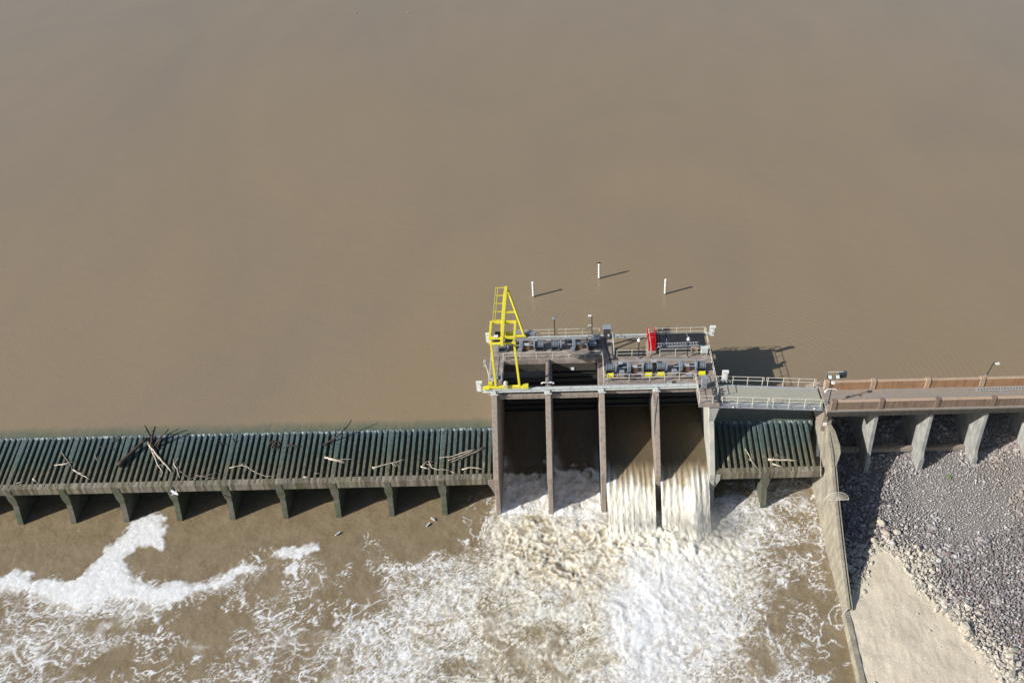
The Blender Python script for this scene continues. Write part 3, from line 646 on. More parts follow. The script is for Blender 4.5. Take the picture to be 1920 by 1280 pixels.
MB().bar((1.45, 5.7, ZT+.02), (1.45, 16.4, ZT+.02), .33, .42).build('girder', Yl, gc, .02)
for s, xb in ((-1, .45), (1, 3.2)):
    MB().bar((1.45+s*.22, 16.1, ZT-.25), (xb, 15.5, 13.3), .2, .24).build('rear_leg', Yl, gc, .02)
m = MB(); m.bar((.95, 15.9, 16.4), (2.4, 15.9, 16.4), .16, .2); m.build('rear_brace', Yl, gc)
MB().box(.3, 3.45, 15.3, 15.6, 13.04, 13.24).build('rear_bogie', Yl, gc, .02)
m = MB()
for x in (.25, .5): m.bar((x, 9.9, ZT+.15), (x, 16.3, ZT+.15), .05, .05)
for k in range(5): m.bar((.25, 10+k*1.56, ZT+.12), (1.26, 10+k*1.56, ZT+.12), .08, .06)
m.build('side_ladder', Yl, gc)
m = MB(); m.box(.55, 1.15, 7.5, 8.6, ZT-1.2, ZT-.4); m.tube([(.5, 8.1, ZT-.9), (1.2, 8.1, ZT-.9)], .42, 12); m.build('hoist_winch', M['black'], gc)
m = MB(); m.tube([(1.7, 8.4, ZT-.8), (2.5, 8.4, ZT-.8)], .42, 12); m.box(1.75, 2.4, 7.9, 8.3, ZT-.9, ZT-.35); m.build('rope_drum', M['yellow2'], gc)
MB().box(1.7, 2.6, 7.2, 7.8, ZT-1.2, ZT-.6).build('motor_housing', M['black'], gc)
MB().box(.55, 1.0, 6.75, 7.1, ZT+.2, ZT+.32).build('lamp', M['white'], gc)
MB().box(-.45, .15, 6.45, 6.9, 13.4, 14.1).build('control_cabinet', M['galv'], gc, .03)
m = MB(); m.box(-.45, .0, 6.05, 6.4, 13.42, 13.9); m.build('drive_motor', M['yellow2'], gc, .04)

# floodlights (louvred white housings on arms outside the railings)
def floodlight(loc, label, rz=0, arm=.6):
    t = thing('floodlight', label, 'floodlight', loc, 'white louvred floodlights on short arms'); x, y, z = loc
    MB().tube([(x+(.5 if x < 0 else -.6), y, z-.1), (x, y, z-.1), (x, y, z+.1)], .05, 6).build('arm', M['galv'], t)
    m = MB(); m.box(x-.34, x-.22, y-.1, y+.1, z, z+1.2); m.box(x+.22, x+.34, y-.1, y+.1, z, z+1.2)
    for k in range(5): m.box(x-.215, x+.215, y-.26, y+.12, z+.02+k*.25, z+.11+k*.25)
    m.box(x-.34, x+.34, y-.3, y+.12, z+1.2, z+1.3)
    m.build('louvred_housing', M['white'], t)
    return t
floodlight((-1.5, 6.3, 12.7), 'white louvred floodlight at the downstream left corner beside the crane foot')
floodlight((-1.0, 15.2, 12.6), 'white louvred floodlight on the lake side left of the yellow crane')
floodlight((25.8, 15.3, 12.8), 'white louvred floodlight on the far right lake corner above the black platform')
floodlight((26.1, 6.95, 12.9), 'small white louvred floodlight at the start of the footbridge railing')
m = thing('floodlight', 'white tilted camera and light on a bent pole at the left edge', 'floodlight', (-.8, 9.0, 12.5))
MB().tube([(-.45, 7.8, 12.5), (-.7, 8.6, 13.6), (-.95, 9.0, 14.3)], .05, 6).build('arm', M['rail'], m)
MB().box(-1.12, -.82, 8.9, 9.15, 13.9, 14.8).build('housing', M['galv'], m, .03)

# lamp posts
def lamp(loc, h, label, head='box', group='lamp posts with white lamp heads', arm=0, mat='black', dx=0):
    x, y, z = loc; t = thing('lamp_post', label, 'lamp post', loc, group)
    MB().tube([(x, y, z), (x+dx, y, z+h)], .055, 8).build('post', M[mat], t)
    MB().box(x-.14, x+.14, y-.14, y+.14, z+.002, z+.06).build('base_plate', M['galv'], t)
    if head == 'box':
        MB().box(x+dx-.22, x+dx+.22, y-.16, y+.16, z+h+.002, z+h+.2).build('lamp_head', M['grey'], t, .03)
    elif head == 'cam':
        MB().box(x-.42, x-.02, y-.1, y+.12, z+h, z+h+.2).build('lamp_head', M['white'], t, .04)
        m = MB(); m.tube([(x-.06, y, z+h*.52), (x-.35, y, z+h*.52)], .05, 6); m.ball((x-.4, y, z+h*.46), .13, .13, .15); m.build('dome_camera', M['white'], t)
    elif head == 'globe':
        MB().ball((x, y, z+h+.16), .22, .22, .2, 12, 7).build('lamp_head', M['white'], t, smooth=True)
        MB().tube([(x, y, z+h+.34), (x, y, z+h+.46)], .08, 8).build('finial', M['white'], t)
    else:
        MB().tube([(x+dx, y, z+h), (x+dx+.25, y-.1, z+h+.1)], .04, 6).build('arm', M[mat], t)
        MB().box(x+dx+.12, x+dx+.55, y-.35, y, z+h-.08, z+h+.06).build('lamp_head', M['white'], t, .03)
    return t
lamp((6.9, 15.9, 12.52), 2.7, 'dark post with small grey box head on the left deck', 'box')
lamp((11.4, 16.2, 12.52), 2.75, 'dark post with white lamp and dome camera near the stair tower', 'cam')
lamp((16.7, 11.5, 12.52), 2.5, 'dark post with round white head in front of the open lake gap', 'globe')
lamp((22.4, 11.5, 12.52), 2.5, 'dark post with round white head in front of the black platform', 'globe')
lamp((55.2, 6.1, 13.3), 1.9, 'dark slanting lamp post with white head on the far parapet', 'side', dx=.35)
t = lamp((37.1, 3.4, 12.0), 3.1, 'tall dark pole with twin white lamps where footbridge meets the road', 'none')
for o in [c for c in t.children if c.name.startswith(('arm', 'lamp_head'))]: bpy.data.objects.remove(o)
MB().box(36.95, 37.3, 3.15, 3.5, 15.1, 15.3).build('lamp_head', M['white'], t, .03)
m = MB(); m.tube([(36.5, 3.35, 14.0), (36.6, 3.35, 14.25), (37.1, 3.38, 14.3), (37.6, 3.35, 14.25), (37.75, 3.35, 14.05)], .06, 6); m.ball((36.48, 3.35, 13.95), .15, .15, .15); m.build('twin_camera', M['white'], t)
# twin cameras on pier 2
t = thing('security_camera', 'pair of white cameras on a bracket above the second pier', 'camera', (6.1, 7.1, 12.2))
m = MB()
for s in (-1, 1): m.tube([(6.1+s*.1, 7.1, 12.9), (6.1+s*.45, 7.1, 12.95), (6.1+s*.7, 7.1, 12.8)], [.07, .08, .12], 8)
m.build('housing', M['white'], t); MB().tube([(6.1, 7.1, 12.2), (6.1, 7.1, 12.95)], .06, 6).build('post', M['galv'], t)
t = thing('trough', 'dark steel pipe lying on top of the second pier', 'pipe', (6.2, 9.8, 12.3))
MB().tube([(6.25, 7.8, 12.4), (6.25, 11.9, 12.4)], .14, 10).build('pipe', M['bluedark'], t)

# stair tower, cabinets
t = thing('equipment_tower', 'tall dark grey equipment cabin with pale roof between the two decks on the lake side', 'cabin', (13.1, 16.2, 12.5))
MB().box(12.75, 13.6, 15.2, 15.9, 12.51, 14.1).build('body', M['dgrey'], t, .03)
MB().box(12.7, 13.68, 15.1, 16.0, 14.103, 14.18).build('roof', M['grey'], t, .02)
MB().box(13.25, 13.45, 15.15, 15.197, 13.0, 13.3).build('notice', M['white'], t)
def cabinet(name, x0, x1, y0, y1, z0, z1, mat, label, cat='cabinet', legs=True):
    t = thing(name, label, cat, ((x0+x1)/2, (y0+y1)/2, 12.5))
    MB().box(x0, x1, y0, y1, z0, z1).build('body', M[mat], t, .03)
    MB().box(x0+.05, x1-.05, y0-.03, y0-.001, z0+.06, z1-.06).build('door', M[mat], t, .01)
    MB().box(x0-.03, x1+.03, y0-.05, y1+.03, z1+.002, z1+.05).build('lid', M[mat], t)
    if legs:
        for x in (x0+.04, x1-.1): MB().box(x, x+.06, y0+.05, y0+.11, 12.5, z0).build('leg', M['galv'], t)
cabinet('electrical_cabinet', 24.0, 24.85, 11.75, 12.3, 12.8, 13.5, 'pgreen', 'pale green-grey cabinet at the right corner in front of the black platform')
cabinet('electrical_cabinet', 23.35, 24.0, 5.9, 6.5, 12.55, 13.9, 'grey', 'blue-grey cabinet on the landing beside the footbridge')
cabinet('electrical_cabinet', 22.9, 23.7, 11.85, 12.05, 13.1, 13.55, 'tan', 'small reddish box hanging on the railing left of the pale cabinet')
cabinet('electrical_cabinet', 2.0, 4.6, 15.75, 16.1, 12.75, 13.35, 'grey', 'long low grey cabinet behind the yellow crane on the lake side')
cabinet('electrical_cabinet', 15.0, 15.6, 7.7, 8.05, 12.55, 13.2, 'dgrey', 'small dark control cabinet by the front railing of the right deck')
# black platform with ladder, red cage
t = thing('platform', 'black covered platform at the right rear of the gate structure', 'platform', (21.9, 14.8, 12.5))
MB().box(18.85, 24.75, 12.45, 15.35, 12.95, 13.12).build('cover', M['platform'], t, .03)
MB().box(18.9, 24.7, 12.3, 12.45, 12.5, 13.0).build('edge_beam', M['dgrey'], t)
m = MB(); m.bar((22.85, 13.3, 13.15), (22.7, 15.3, 13.15), .06, .05); m.bar((20.2, 13.3, 13.15), (20.2, 14.3, 13.15), .08, .06); m.bar((18.95, 12.62, 13.15), (24.5, 12.75, 13.15), .07, .06); m.build('strap', M['grey'], t)
for x in (18.85, 21.8, 24.6):
    MB().box(x, x+.1, 12.5, 15.3, 12.2, 12.945).build('joist', M['dgrey'], t)
def ladder(a, b, w, label, rung=.31):
    a = Vector(a); b = Vector(b); t = thing('ladder', label, 'ladder', a); d = (b-a).normalized(); r = Vector((0, 0, 1)).cross(d).normalized()
    for s in (-1, 1): MB().bar(a+r*s*w/2, b+r*s*w/2, .07, .09).build('stile', M['galv'], t)
    m = MB(); n = int((b-a).length/rung)
    for k in range(n): p = a+d*(rung*(k+.5)); m.tube([p-r*w/2, p+r*w/2], .03, 6)
    m.build('rungs', M['galv'], t)
ladder((19.0, 13.05, 13.2), (23.9, 13.15, 13.2), .5, 'aluminium ladder lying flat on the black platform', .32)
ladder((54.0, 5.15, 12.12), (63.5, 5.2, 12.12), .42, 'long grey ladder lying on the causeway against the far parapet', .33)
t = thing('safety_cage', 'bright red caged access ladder left of the black platform', 'cage ladder', (18.4, 14.7, 12.5))
m = MB()
for x in (18.0, 18.28, 18.56, 18.82): m.bar((x, 12.9, 13.3), (x-.02, 15.3, 13.3), .05, .05)
for k in range(8): m.bar((17.98, 12.95+k*.33, 13.34), (18.84, 12.95+k*.33, 13.34), .05, .05)
for x in (18.0, 18.82):
    for y in (12.9, 15.0, 15.3): m.bar((x, y, 12.5), (x, y, 14.0), .05)
    m.bar((x, 12.9, 14.0), (x, 15.3, 14.0), .05)
for y in (12.9, 13.6, 14.2, 14.8, 15.3): m.bar((18.0, y, 14.0), (18.82, y, 14.0), .05)
m.build('frame', M['red'], t)
m = MB(); m.box(17.98, 18.84, 12.8, 12.85, 12.6, 13.6); m.box(18.0, 18.82, 12.9, 14.3, 13.2, 13.26); m.box(18.02, 18.8, 14.8, 15.2, 13.1, 13.2); m.build('panel', M['red'], t)

# wall ladder on pier 4
t = thing('ladder', 'narrow steel ladder fixed to the left face of the fourth pier', 'ladder', (17.85, 5.4, 12))
m = MB()
def pf(z): return 5.1-(12.5-z)*.705
for dy in (.25, .65):
    m.bar((17.86, pf(12.3)+dy, 12.3), (17.86, pf(8.2)+dy, 8.2), .05)
z = 8.3
while z < 12.2: m.bar((17.86, pf(z)+.25, z), (17.86, pf(z)+.65, z), .03); z += .3
m.build('rungs', M['galv'], t)

# ------------------------------------------------------------------ foot bridge
fb = thing('footbridge', 'pale footbridge with railings linking the gate structure to the causeway', 'footbridge', (31, 4.5, 12))
A0, A1 = Vector((25.12, 4.0, 12.25)), Vector((36.5, 3.5, 11.9)); B0, B1 = Vector((25.12, 6.6, 12.25)), Vector((36.5, 6.05, 11.9))
m = MB(); dn = Vector((0, 0, .16)); m.add([A0, A1, B1, B0, A0-dn, A1-dn, B1-dn, B0-dn], [(0, 1, 2, 3), (7, 6, 5, 4), (0, 4, 5, 1), (1, 5, 6, 2), (2, 6, 7, 3), (3, 7, 4, 0)])
m.build('deck', M['bridge_deck'], fb)
for P, Q, s in ((A0, A1, -1), (B0, B1, 1)):
    o = Vector((0, s*.18, -.35)); m = MB(); ibeam(m, P+o, Q+o, .28, .62, .05); m.build('girder', M['galv'], fb)
    if s < 0:
        m = MB()
        for k in range(2): m.tube([P+Vector((0, -.42-.14*k, -.12-.2*k)), Q+Vector((0, -.42-.14*k, -.12-.2*k))], .05, 6)
        m.build('conduit', M['grey'], fb)
    lab = 'rail'
    for f0, f1 in ((.01, .475), (.50, .985)):
        p = P.lerp(Q, f0)+Vector((0, s*.42, 0)); q = P.lerp(Q, f1)+Vector((0, s*.42, 0))
        for h in (.62, 1.12): MB().tube([p+Vector((0, 0, h)), q+Vector((0, 0, h))], .033, 6).build('rail', M['rail'], fb)
        for k in range(4):
            a = p.lerp(q, (k+.0)/3*.94+.03) if k else p.lerp(q, .03)
            MB().tube([a-Vector((0, 0, .5 if s < 0 else .1)), a+Vector((0, 0, 1.118))], .04, 6).build('post', M['rail'], fb)
        for e in (p, q): MB().tube([e+Vector((0, 0, .62)), e+Vector((0, 0, 1.12))], .033, 6).build('rail', M['rail'], fb)
for k in range(2):
    MB().ball((26.6+k*8.9, 3.3-.35*k, 12.0-.2*k), .1, .1, .1, 8, 5).build('marker_lamp', M['white'], fb)
# conduits and small gear lying on the decks
def run(pts, r, mat, label, cat='conduit', name='conduit'):
    tag(MB().tube([Vector(p) for p in pts], r, 6).build(name, M[mat]), label, cat)
run([(2, 15.0, 12.58), (12.3, 15.05, 12.58)], .06, 'dgrey', 'long dark conduit along the back of the left deck')
run([(1.2, 12.3, 12.57), (5.5, 12.45, 12.57), (12.2, 12.25, 12.57)], .05, 'dgrey', 'dark cable along the front of the left deck behind the railing')
run([(12.8, 8.2, 12.57), (13.4, 10.5, 12.57), (12.9, 14.9, 12.57)], .05, 'black', 'dark cable crossing the passage between the decks')
run([(14.2, 10.9, 12.57), (18.5, 11.1, 12.57), (24.6, 10.9, 12.57)], .06, 'galv', 'pale conduit behind the hoists on the right deck')
run([(13.2, 7.9, 12.56), (17, 7.7, 12.56), (19.5, 7.95, 12.56), (22.6, 7.75, 12.56)], .05, 'black', 'black cable along the front of the right deck')
run([(12.9, 6.5, 12.3), (17.5, 6.5, 12.3)], .07, 'dgrey', 'dark pipe on the lower ledge in front of the right deck, left part')
run([(18.8, 6.5, 12.3), (22.5, 6.5, 12.3)], .07, 'dgrey', 'dark pipe on the lower ledge in front of the right deck, right part')
def crate(x, y, sx, sy, h, mat, label):
    t = thing('junction_box', label, 'box', (x, y, 12.5)); MB().box(x-sx/2, x+sx/2, y-sy/2, y+sy/2, 12.51, 12.51+h).build('body', M[mat], t, .02)
    MB().box(x-sx/2-.02, x+sx/2+.02, y-sy/2-.02, y+sy/2+.02, 12.512+h, 12.55+h).build('lid', M['galv' if mat != 'white' else 'grey'], t)
crate(4.5, 14.75, .5, .3, .45, 'dgrey', 'small dark junction box at the back of the left deck near the crane')
crate(8.4, 14.8, .7, .35, .4, 'grey', 'grey junction box at the back of the left deck between the two hoists')
crate(11.9, 14.7, .5, .4, .6, 'dgrey', 'dark junction box at the back right corner of the left deck')
crate(14.5, 10.2, .5, .5, .35, 'dgrey', 'dark low box behind the leftmost drum of the right deck')
crate(18.4, 10.4, .6, .35, .4, 'rust', 'rusty box behind the middle of the right deck')
crate(19.9, 6.95, .5, .3, .25, 'white', 'small white box at the front edge of the right deck')
crate(22.2, 7.9, .6, .4, .45, 'dgrey', 'dark machine box at the right end of the front railing')
crate(.2, 8.5, .5, .5, .5, 'galv', 'galvanised box on the walkway below the yellow crane')
# pipework at the bridge start
t = thing('pipework', 'cluster of white and dark pipes and valves beside the footbridge entrance', 'pipes', (25.6, 6.2, 12.4))
m = MB()
for k in range(4): m.tube([(25.3+.42*k, 7.25, 12.5), (25.3+.42*k, 7.0, 12.75), (25.55+.42*k, 6.95, 12.5)], .08, 6)
m.build('pipe', M['white'], t)
m = MB()
for k in range(6): m.tube([(24.5+.2*(k % 2), 5.9-k*.45, 12.52), (24.7+.2*(k % 2), 5.7-k*.45, 12.95), (25.0, 5.6-k*.45, 12.6)], .09, 6)
m.build('hose', M['bluedark'], t)

# ------------------------------------------------------------------ causeway on buttresses
cw = thing('causeway', 'narrow concrete causeway with orange-brown parapets on tall buttresses at the right', 'bridge', (50, 4.5, 11))
XR = 74
MB().box(36.75, XR, 2.35, 6.35, 11.45, 12.0).build('deck', M['road'], cw, .02)
MB().box(36.75, XR, 2.15, 2.347, 11.3, 11.8).build('ledge', M['dark_conc'], cw)
for y0, y1, mt in ((5.75, 6.1, 'parapet'), (2.5, 2.85, 'parapet_out')):
    xs = [37.4]+[42.6+B*k for k in range(6)]
    MB().box(37.2, XR, y0, y1, 12.003, 13.05).build('parapet_wall', M[mt], cw)
    MB().box(37.2, XR, y0-.02, y1+.02, 13.053, 13.13).build('parapet_cap', M['cap'], cw, .02)
    for x in xs:
        MB().box(x-.28, x+.28, y0-.08, y1+.08, 12.004, 13.24).build('parapet_post', M['cap' if mt == 'parapet' else mt], cw, .03)
for k in range(6):
    x = 42.5+B*k; m = MB()
    m.prism([(2.7, 11.45), (2.5, 8.5), (2.2, 5.4), (1.9, 4.6), (1.9, -1), (16.5, -1), (16.5, 2), (7.6, 11.3), (6.2, 11.45)], x-.22, x+.22)
    m.prism([(1.85, 4.6), (1.75, 0), (4.4, 0), (4.4, 4.6)], x-.3, x+.3)
    m.build('buttress', M['buttress'], cw, .03)
MB().prism([(7.3, 11.4), (7.6, 11.7), (17.5, 2), (17.5, -1), (16.6, -1), (16.6, 2)], 37.2, XR).build('face_slab', M['pier'], cw)
for k in range(3):
    x0 = [37.4, 42.8, 48.9][k]; x1 = [42.2, 48.3, 54.4][k]; z = 4.1+.0*k
    MB().box(x0, x1, 4.0, 4.5, z-.45, z+.15).build('strut', M['pier'], cw, .03)
MB().tube([W(1556, 790, 10)+Vector((0, 0, .1)), W(1562, 786, 10)], .03, 6).build('hook', M['galv'], cw)
# solar panels + cabinet at road end
t = thing('solar_panel', 'two small solar panels with a dark louvred box behind them at the causeway corner', 'solar panel', (39, 6.2, 13.2))
for x in (37.75, 38.6):
    MB().add([(x-.2, 6.1, 13.35), (x+.2, 6.1, 13.35), (x+.2, 6.4, 13.62), (x-.2, 6.4, 13.62), (x-.2, 6.15, 13.3), (x+.2, 6.15, 13.3), (x+.2, 6.45, 13.57), (x-.2, 6.45, 13.57)],
             [(0, 1, 2, 3), (7, 6, 5, 4), (0, 4, 5, 1), (1, 5, 6, 2), (2, 6, 7, 3), (3, 7, 4, 0)]).build('panel', M['pgreen'], t)
    MB().add([(x-.28, 6.08, 13.28), (x+.28, 6.08, 13.28), (x+.28, 6.44, 13.6), (x-.28, 6.44, 13.6), (x-.28, 6.18, 13.2), (x+.28, 6.18, 13.2), (x+.28, 6.54, 13.5), (x-.28, 6.54, 13.5)],
             [(0, 1, 2, 3), (7, 6, 5, 4), (0, 4, 5, 1), (1, 5, 6, 2), (2, 6, 7, 3), (3, 7, 4, 0)]).build('panel_frame', M['black'], t)
    MB().tube([(x, 6.5, 13.0), (x, 6.5, 13.45)], .04, 6).build('bracket', M['galv'], t)
m = MB()
for k in range(7): m.box(38.92+.11*k, 38.98+.11*k, 6.5, 6.85, 13.1, 13.75)
m.box(38.9, 39.72, 6.62, 6.9, 13.05, 13.78); m.build('louvred_box', M['bluedark'], t)
m = MB(); m.bar((37.6, 6.75, 13.8), (39.3, 6.75, 13.8), .07); m.build('frame', M['rail'], t)

# ------------------------------------------------------------------ retaining wall
rwall = thing('retaining_wall', 'long pale concrete retaining wall sloping down between the foaming water and the riprap', 'wall', (36.6, -5, 0))
ys = [8.0, 4.2, 3.0, 0, -4, -8, -12, -15.6]
def wt(y): return float(np.interp(y, [-15.6, -12, -8, -4, 0, 3.2, 4.2, 8], [1.3, 2.6, 4.35, 6.0, 7.7, 8.9, 10.6, 10.6]))
def wx0(y): return float(np.interp(y, [-34, -23, -15.6, -6, 0, 8], [34.9, 35.45, 35.85, 36.25, 36.7, 36.8]))
vs = []; fs = []
for y in ys:
    xb = wx0(y); xt = xb+.42+.12*(wt(y)/8); th = .55
    vs += [(xb-.05, y, -1.5), (xt, y, wt(y)), (xt+th, y, wt(y)), (xt+th+.5, y, -1.5)]
for i in range(len(ys)-1): fs += [(i*4+j, i*4+(j+1) % 4, i*4+4+(j+1) % 4, i*4+4+j) for j in range(4)]
fs += [(3, 2, 1, 0), tuple(range(len(ys)*4-4, len(ys)*4))]
MB().add(vs, fs).build('wall_face', M['wall'], rwall)
# shoulder panel (widened top) near the causeway
pts = [(1552, 786), (1566, 808), (1575, 835), (1576, 850), (1565, 882), (1559, 860), (1553, 815)]
def onwall(px, py):
    for z in np.arange(12, 0, -.02):
        p = W(px, py, float(z))
        if z <= wt(p.y)+.02: return p
    return p
top = [onwall(*p) for p in pts]; m = MB(); n = len(top)
m.add([p+Vector((0, 0, .03)) for p in top]+[p-Vector((0, 0, .6)) for p in top], [tuple(range(n)), tuple(range(2*n-1, n-1, -1))]+[(i, (i+1) % n, n+(i+1) % n, n+i) for i in range(n)])
m.build('shoulder', M['wall'], rwall)
m = MB(); cb = [(wx0(y)+.42+.12*(wt(y)/8)+.33, y, wt(y)+.035) for y in (3.0, 0, -4, -8, -12, -15.5)]
m.tube([(cb[0][0]-.2, 3.6, 9.6)]+cb, .035, 6).build('cable', M['cable'], rwall)
MB().box(36.95, 37.35, 3.1, 3.5, 9.0, 9.35).build('junction_box', M['white'], rwall)
# end block under bridge
m = MB(); m.box(36.75, 37.4, 3.3, 7.5, 8.0, 11.44); m.build('abutment', M['pier'], rwall, .05)
lw = thing('retaining_wall', 'low narrow concrete wall continuing downstream beside the pale rock shelf', 'wall', (35.6, -22, 0))
vs = []; fs = []; ys2 = [-15.62, -23, -34]
for y in ys2:
    xb = wx0(y); vs += [(xb-.02, y, -1.5), (xb+.1, y, 1.15), (xb+.62, y, 1.15), (xb+.9, y, -1.5)]
for i in range(2): fs += [(i*4+j, i*4+(j+1) % 4, i*4+4+(j+1) % 4, i*4+4+j) for j in range(4)]
fs += [(3, 2, 1, 0), (8, 9, 10, 11)]
MB().add(vs, fs).build('wall_face', M['wall'], lw)
MB().tube([(wx0(-15.7)-.15, -15.9, .6), (wx0(-15.7)+.3, -15.7, 1.5), (wx0(-15.7)+.5, -15.65, 1.6)], .04, 6).build('bracket', M['galv'], lw)
# fan shaped climb barrier across the wall top
fan = thing('fan_barrier', 'translucent half round wire fan barrier standing across the retaining wall', 'barrier', W(1562, 945, 5.2))
yb = -4.9; zc = wt(yb)+.0; xc = wx0(yb)+.75; m = MB(); N = 18
rim = [(xc + 1.25*math.cos(math.pi*k/N)*(1 if k < N/2 else 1.1), yb, zc+.5+.75*math.sin(math.pi*k/N)-.4*abs(math.cos(math.pi*k/N))**3) for k in range(N+1)]
m.tube(rim, .03, 6)
for k in range(0, N+1): m.bar((xc-.2, yb, zc+.05), rim[k], .018)
for f in (.45, .7): m.tube([tuple(Vector((xc-.2, yb, zc+.05)).lerp(Vector(p), f)) for p in rim], .014, 4)
m.tube([rim[0], (xc-.2, yb, zc+.05), rim[-1]], .03, 6)
m.build('wire_frame', M['rail'], fan)
# coils of barbed wire hanging on the wall
def coil(pa, pb, r, n, label):
    pa = Vector(pa); pb = Vector(pb); t = thing('barbed_wire', label, 'barbed wire', pa); d = (pb-pa); u = d.normalized(); a = u.cross(Vector((1, 0, 0))).normalized(); b = u.cross(a)
    pts = []
    for i in range(n*10+1):
        q = i/(n*10); an = 2*math.pi*i/10; pts.append(pa+d*q+(a*math.cos(an)+b*math.sin(an))*r)
    MB().tube(pts, .011, 4).build('coil', M['galv'], t)
coil((36.5, 3.2, 8.9), (36.2, .9, 6.4), .2, 22, 'coil of barbed wire on the wall top near the footbridge end')
coil((36.35, -.9, 5.4), (36.1, -3.2, 3.0), .16, 22, 'coil of barbed wire lower down on the face of the retaining wall')
MB().bar((36.45, .9, 7.0), (36.25, -1.0, 5.3), .03).build('support_rod', M['white'], bpy.data.objects['barbed_wire.001'])

# ------------------------------------------------------------------ bank: ground, rock shelf, riprap
def gz(x, y):
    z = .95 + .10*np.maximum(0, y+14) + .035*np.maximum(0, y+2) + .10*np.maximum(0, x-47)*(np.clip((y+20)/18, 0, 1)) + .3*(fbm(x*.25, y*.25, 3, 2)-.5)
    return z - .7*np.exp(-((x-38)/3.5)**2)*np.clip((y+13)/8, 0, 1)
gX, gY = np.meshgrid(np.arange(35.4, 90, .2), np.arange(-60, 18, .4))
o = grid_mesh('bank_ground', gX, gY, gz(gX, gY)-.06, M['ground'], keep=gX > np.interp(gY, [-34, -15.6, -6, 0, 8], [35.4, 36.3, 36.7, 37.1, 37.2])); tag(o, kind='structure')
far = MB(); far.add([(90, -60, .9), (900, -60, .9), (900, 14, 4), (90, 14, 4)], [(0, 1, 2, 3)]); far.add([(34, -900, .9), (900, -900, .9), (900, -60, .9), (36, -60, .9)], [(0, 1, 2, 3)])
tag(far.build('bank_ground', M['ground']), kind='structure')
AP = [W(a, b, z) for a, b, z in ((1586, 1135, 1.1), (1620, 1090, 1.2), (1632, 1040, 1.6), (1652, 1022, 1.9), (1690, 1050, 1.6), (1712, 1100, 1.2), (1745, 1128, 1.1), (1790, 1165, 1.0), (1830, 1210, 1.0), (1868, 1260, 1.0), (1890, 1300, 1.0), (1900, 1380, 1.0), (1620, 1380, 1.0))]
APx = np.array([p.x for p in AP]); APy = np.array([p.y for p in AP])
def sdist(x, y):   # signed distance to the shelf outline (negative inside)
    inside = np.zeros(x.shape, bool); dm = np.full(x.shape, 1e9); n = len(APx)
    for i in range(n):
        ax, ay, bx, by = APx[i], APy[i], APx[(i+1) % n], APy[(i+1) % n]
        t = np.clip(((x-ax)*(bx-ax)+(y-ay)*(by-ay))/((bx-ax)**2+(by-ay)**2), 0, 1)
        dm = np.minimum(dm, np.hypot(x-ax-t*(bx-ax), y-ay-t*(by-ay)))
        c = ((ay > y) != (by > y)) & (x < (bx-ax)*(y-ay)/(by-ay+1e-12)+ax); inside ^= c
    return np.where(inside, -dm, dm)
sX, sY = np.meshgrid(np.arange(35.2, 54, .15), np.arange(-33, -5, .15)); dS = sdist(sX, sY)
sZ = gz(sX, sY)+.10+.07*(fbm(sX*.8, sY*.8, 4, 15)-.5)+.06*(fbm(sX*3, sY*1, 4, 5)-.5)
tag(grid_mesh('rock_shelf', sX, sY, sZ, M['apron'], keep=(dS < .5) & (sX > np.interp(sY, [-34, -15.6, -5], [35.3, 36.3, 36.7]))), kind='structure')

PHI = (1+5**.5)/2
ICO = np.array([(-1, PHI, 0), (1, PHI, 0), (-1, -PHI, 0), (1, -PHI, 0), (0, -1, PHI), (0, 1, PHI), (0, -1, -PHI), (0, 1, -PHI), (PHI, 0, -1), (PHI, 0, 1), (-PHI, 0, -1), (-PHI, 0, 1)])/1.902
ICF = np.array([(0, 11, 5), (0, 5, 1), (0, 1, 7), (0, 7, 10), (0, 10, 11), (1, 5, 9), (5, 11, 4), (11, 10, 2), (10, 7, 6), (7, 1, 8), (3, 9, 4), (3, 4, 2), (3, 2, 6), (3, 6, 8), (3, 8, 9), (4, 9, 5), (2, 4, 11), (6, 2, 10), (8, 6, 7), (9, 8, 1)])
def rocks(name, px, py, pz, size, col):
    n = len(px); v = (ICO[None]+.38*(rng.random((n, 12, 3))-.5))*(1+.5*(rng.random((n, 12, 1))-.5)) * (size[:, None, None]*(.6+.85*rng.random((n, 1, 3))))
    a = rng.random(n)*6.28; b = (rng.random(n)-.5)*2.6; ca, sa, cb, sb = np.cos(a), np.sin(a), np.cos(b), np.sin(b)
    x = v[..., 0]*ca[:, None]-v[..., 1]*sa[:, None]; y = v[..., 0]*sa[:, None]+v[..., 1]*ca[:, None]; z = v[..., 2]*.8
    y2 = y*cb[:, None]-z*sb[:, None]; z2 = y*sb[:, None]+z*cb[:, None]
    V = np.stack([x+px[:, None], y2+py[:, None], z2+pz[:, None]], -1).reshape(-1, 3)
    F = (ICF[None]+12*np.arange(n)[:, None, None]).reshape(-1, 3)
    me = bpy.data.meshes.new(name); me.vertices.add(len(V)); me.vertices.foreach_set('co', V.astype(np.float32).ravel())
    me.loops.add(F.size); me.loops.foreach_set('vertex_index', F.astype(np.int32).ravel())
    me.polygons.add(len(F)); me.polygons.foreach_set('loop_start', np.arange(0, F.size, 3, dtype=np.int32)); me.update(calc_edges=True); me.polygons.foreach_set('use_smooth', np.zeros(len(F), bool))
    at = me.attributes.new('col', 'FLOAT_COLOR', 'POINT'); c4 = np.concatenate([np.repeat(col, 12, 0), np.ones((n*12, 1))], 1)
    at.data.foreach_set('color', c4.astype(np.float32).ravel()); me.materials.append(M['rock'])
    ob = bpy.data.objects.new(name, me); C.objects.link(ob); return ob
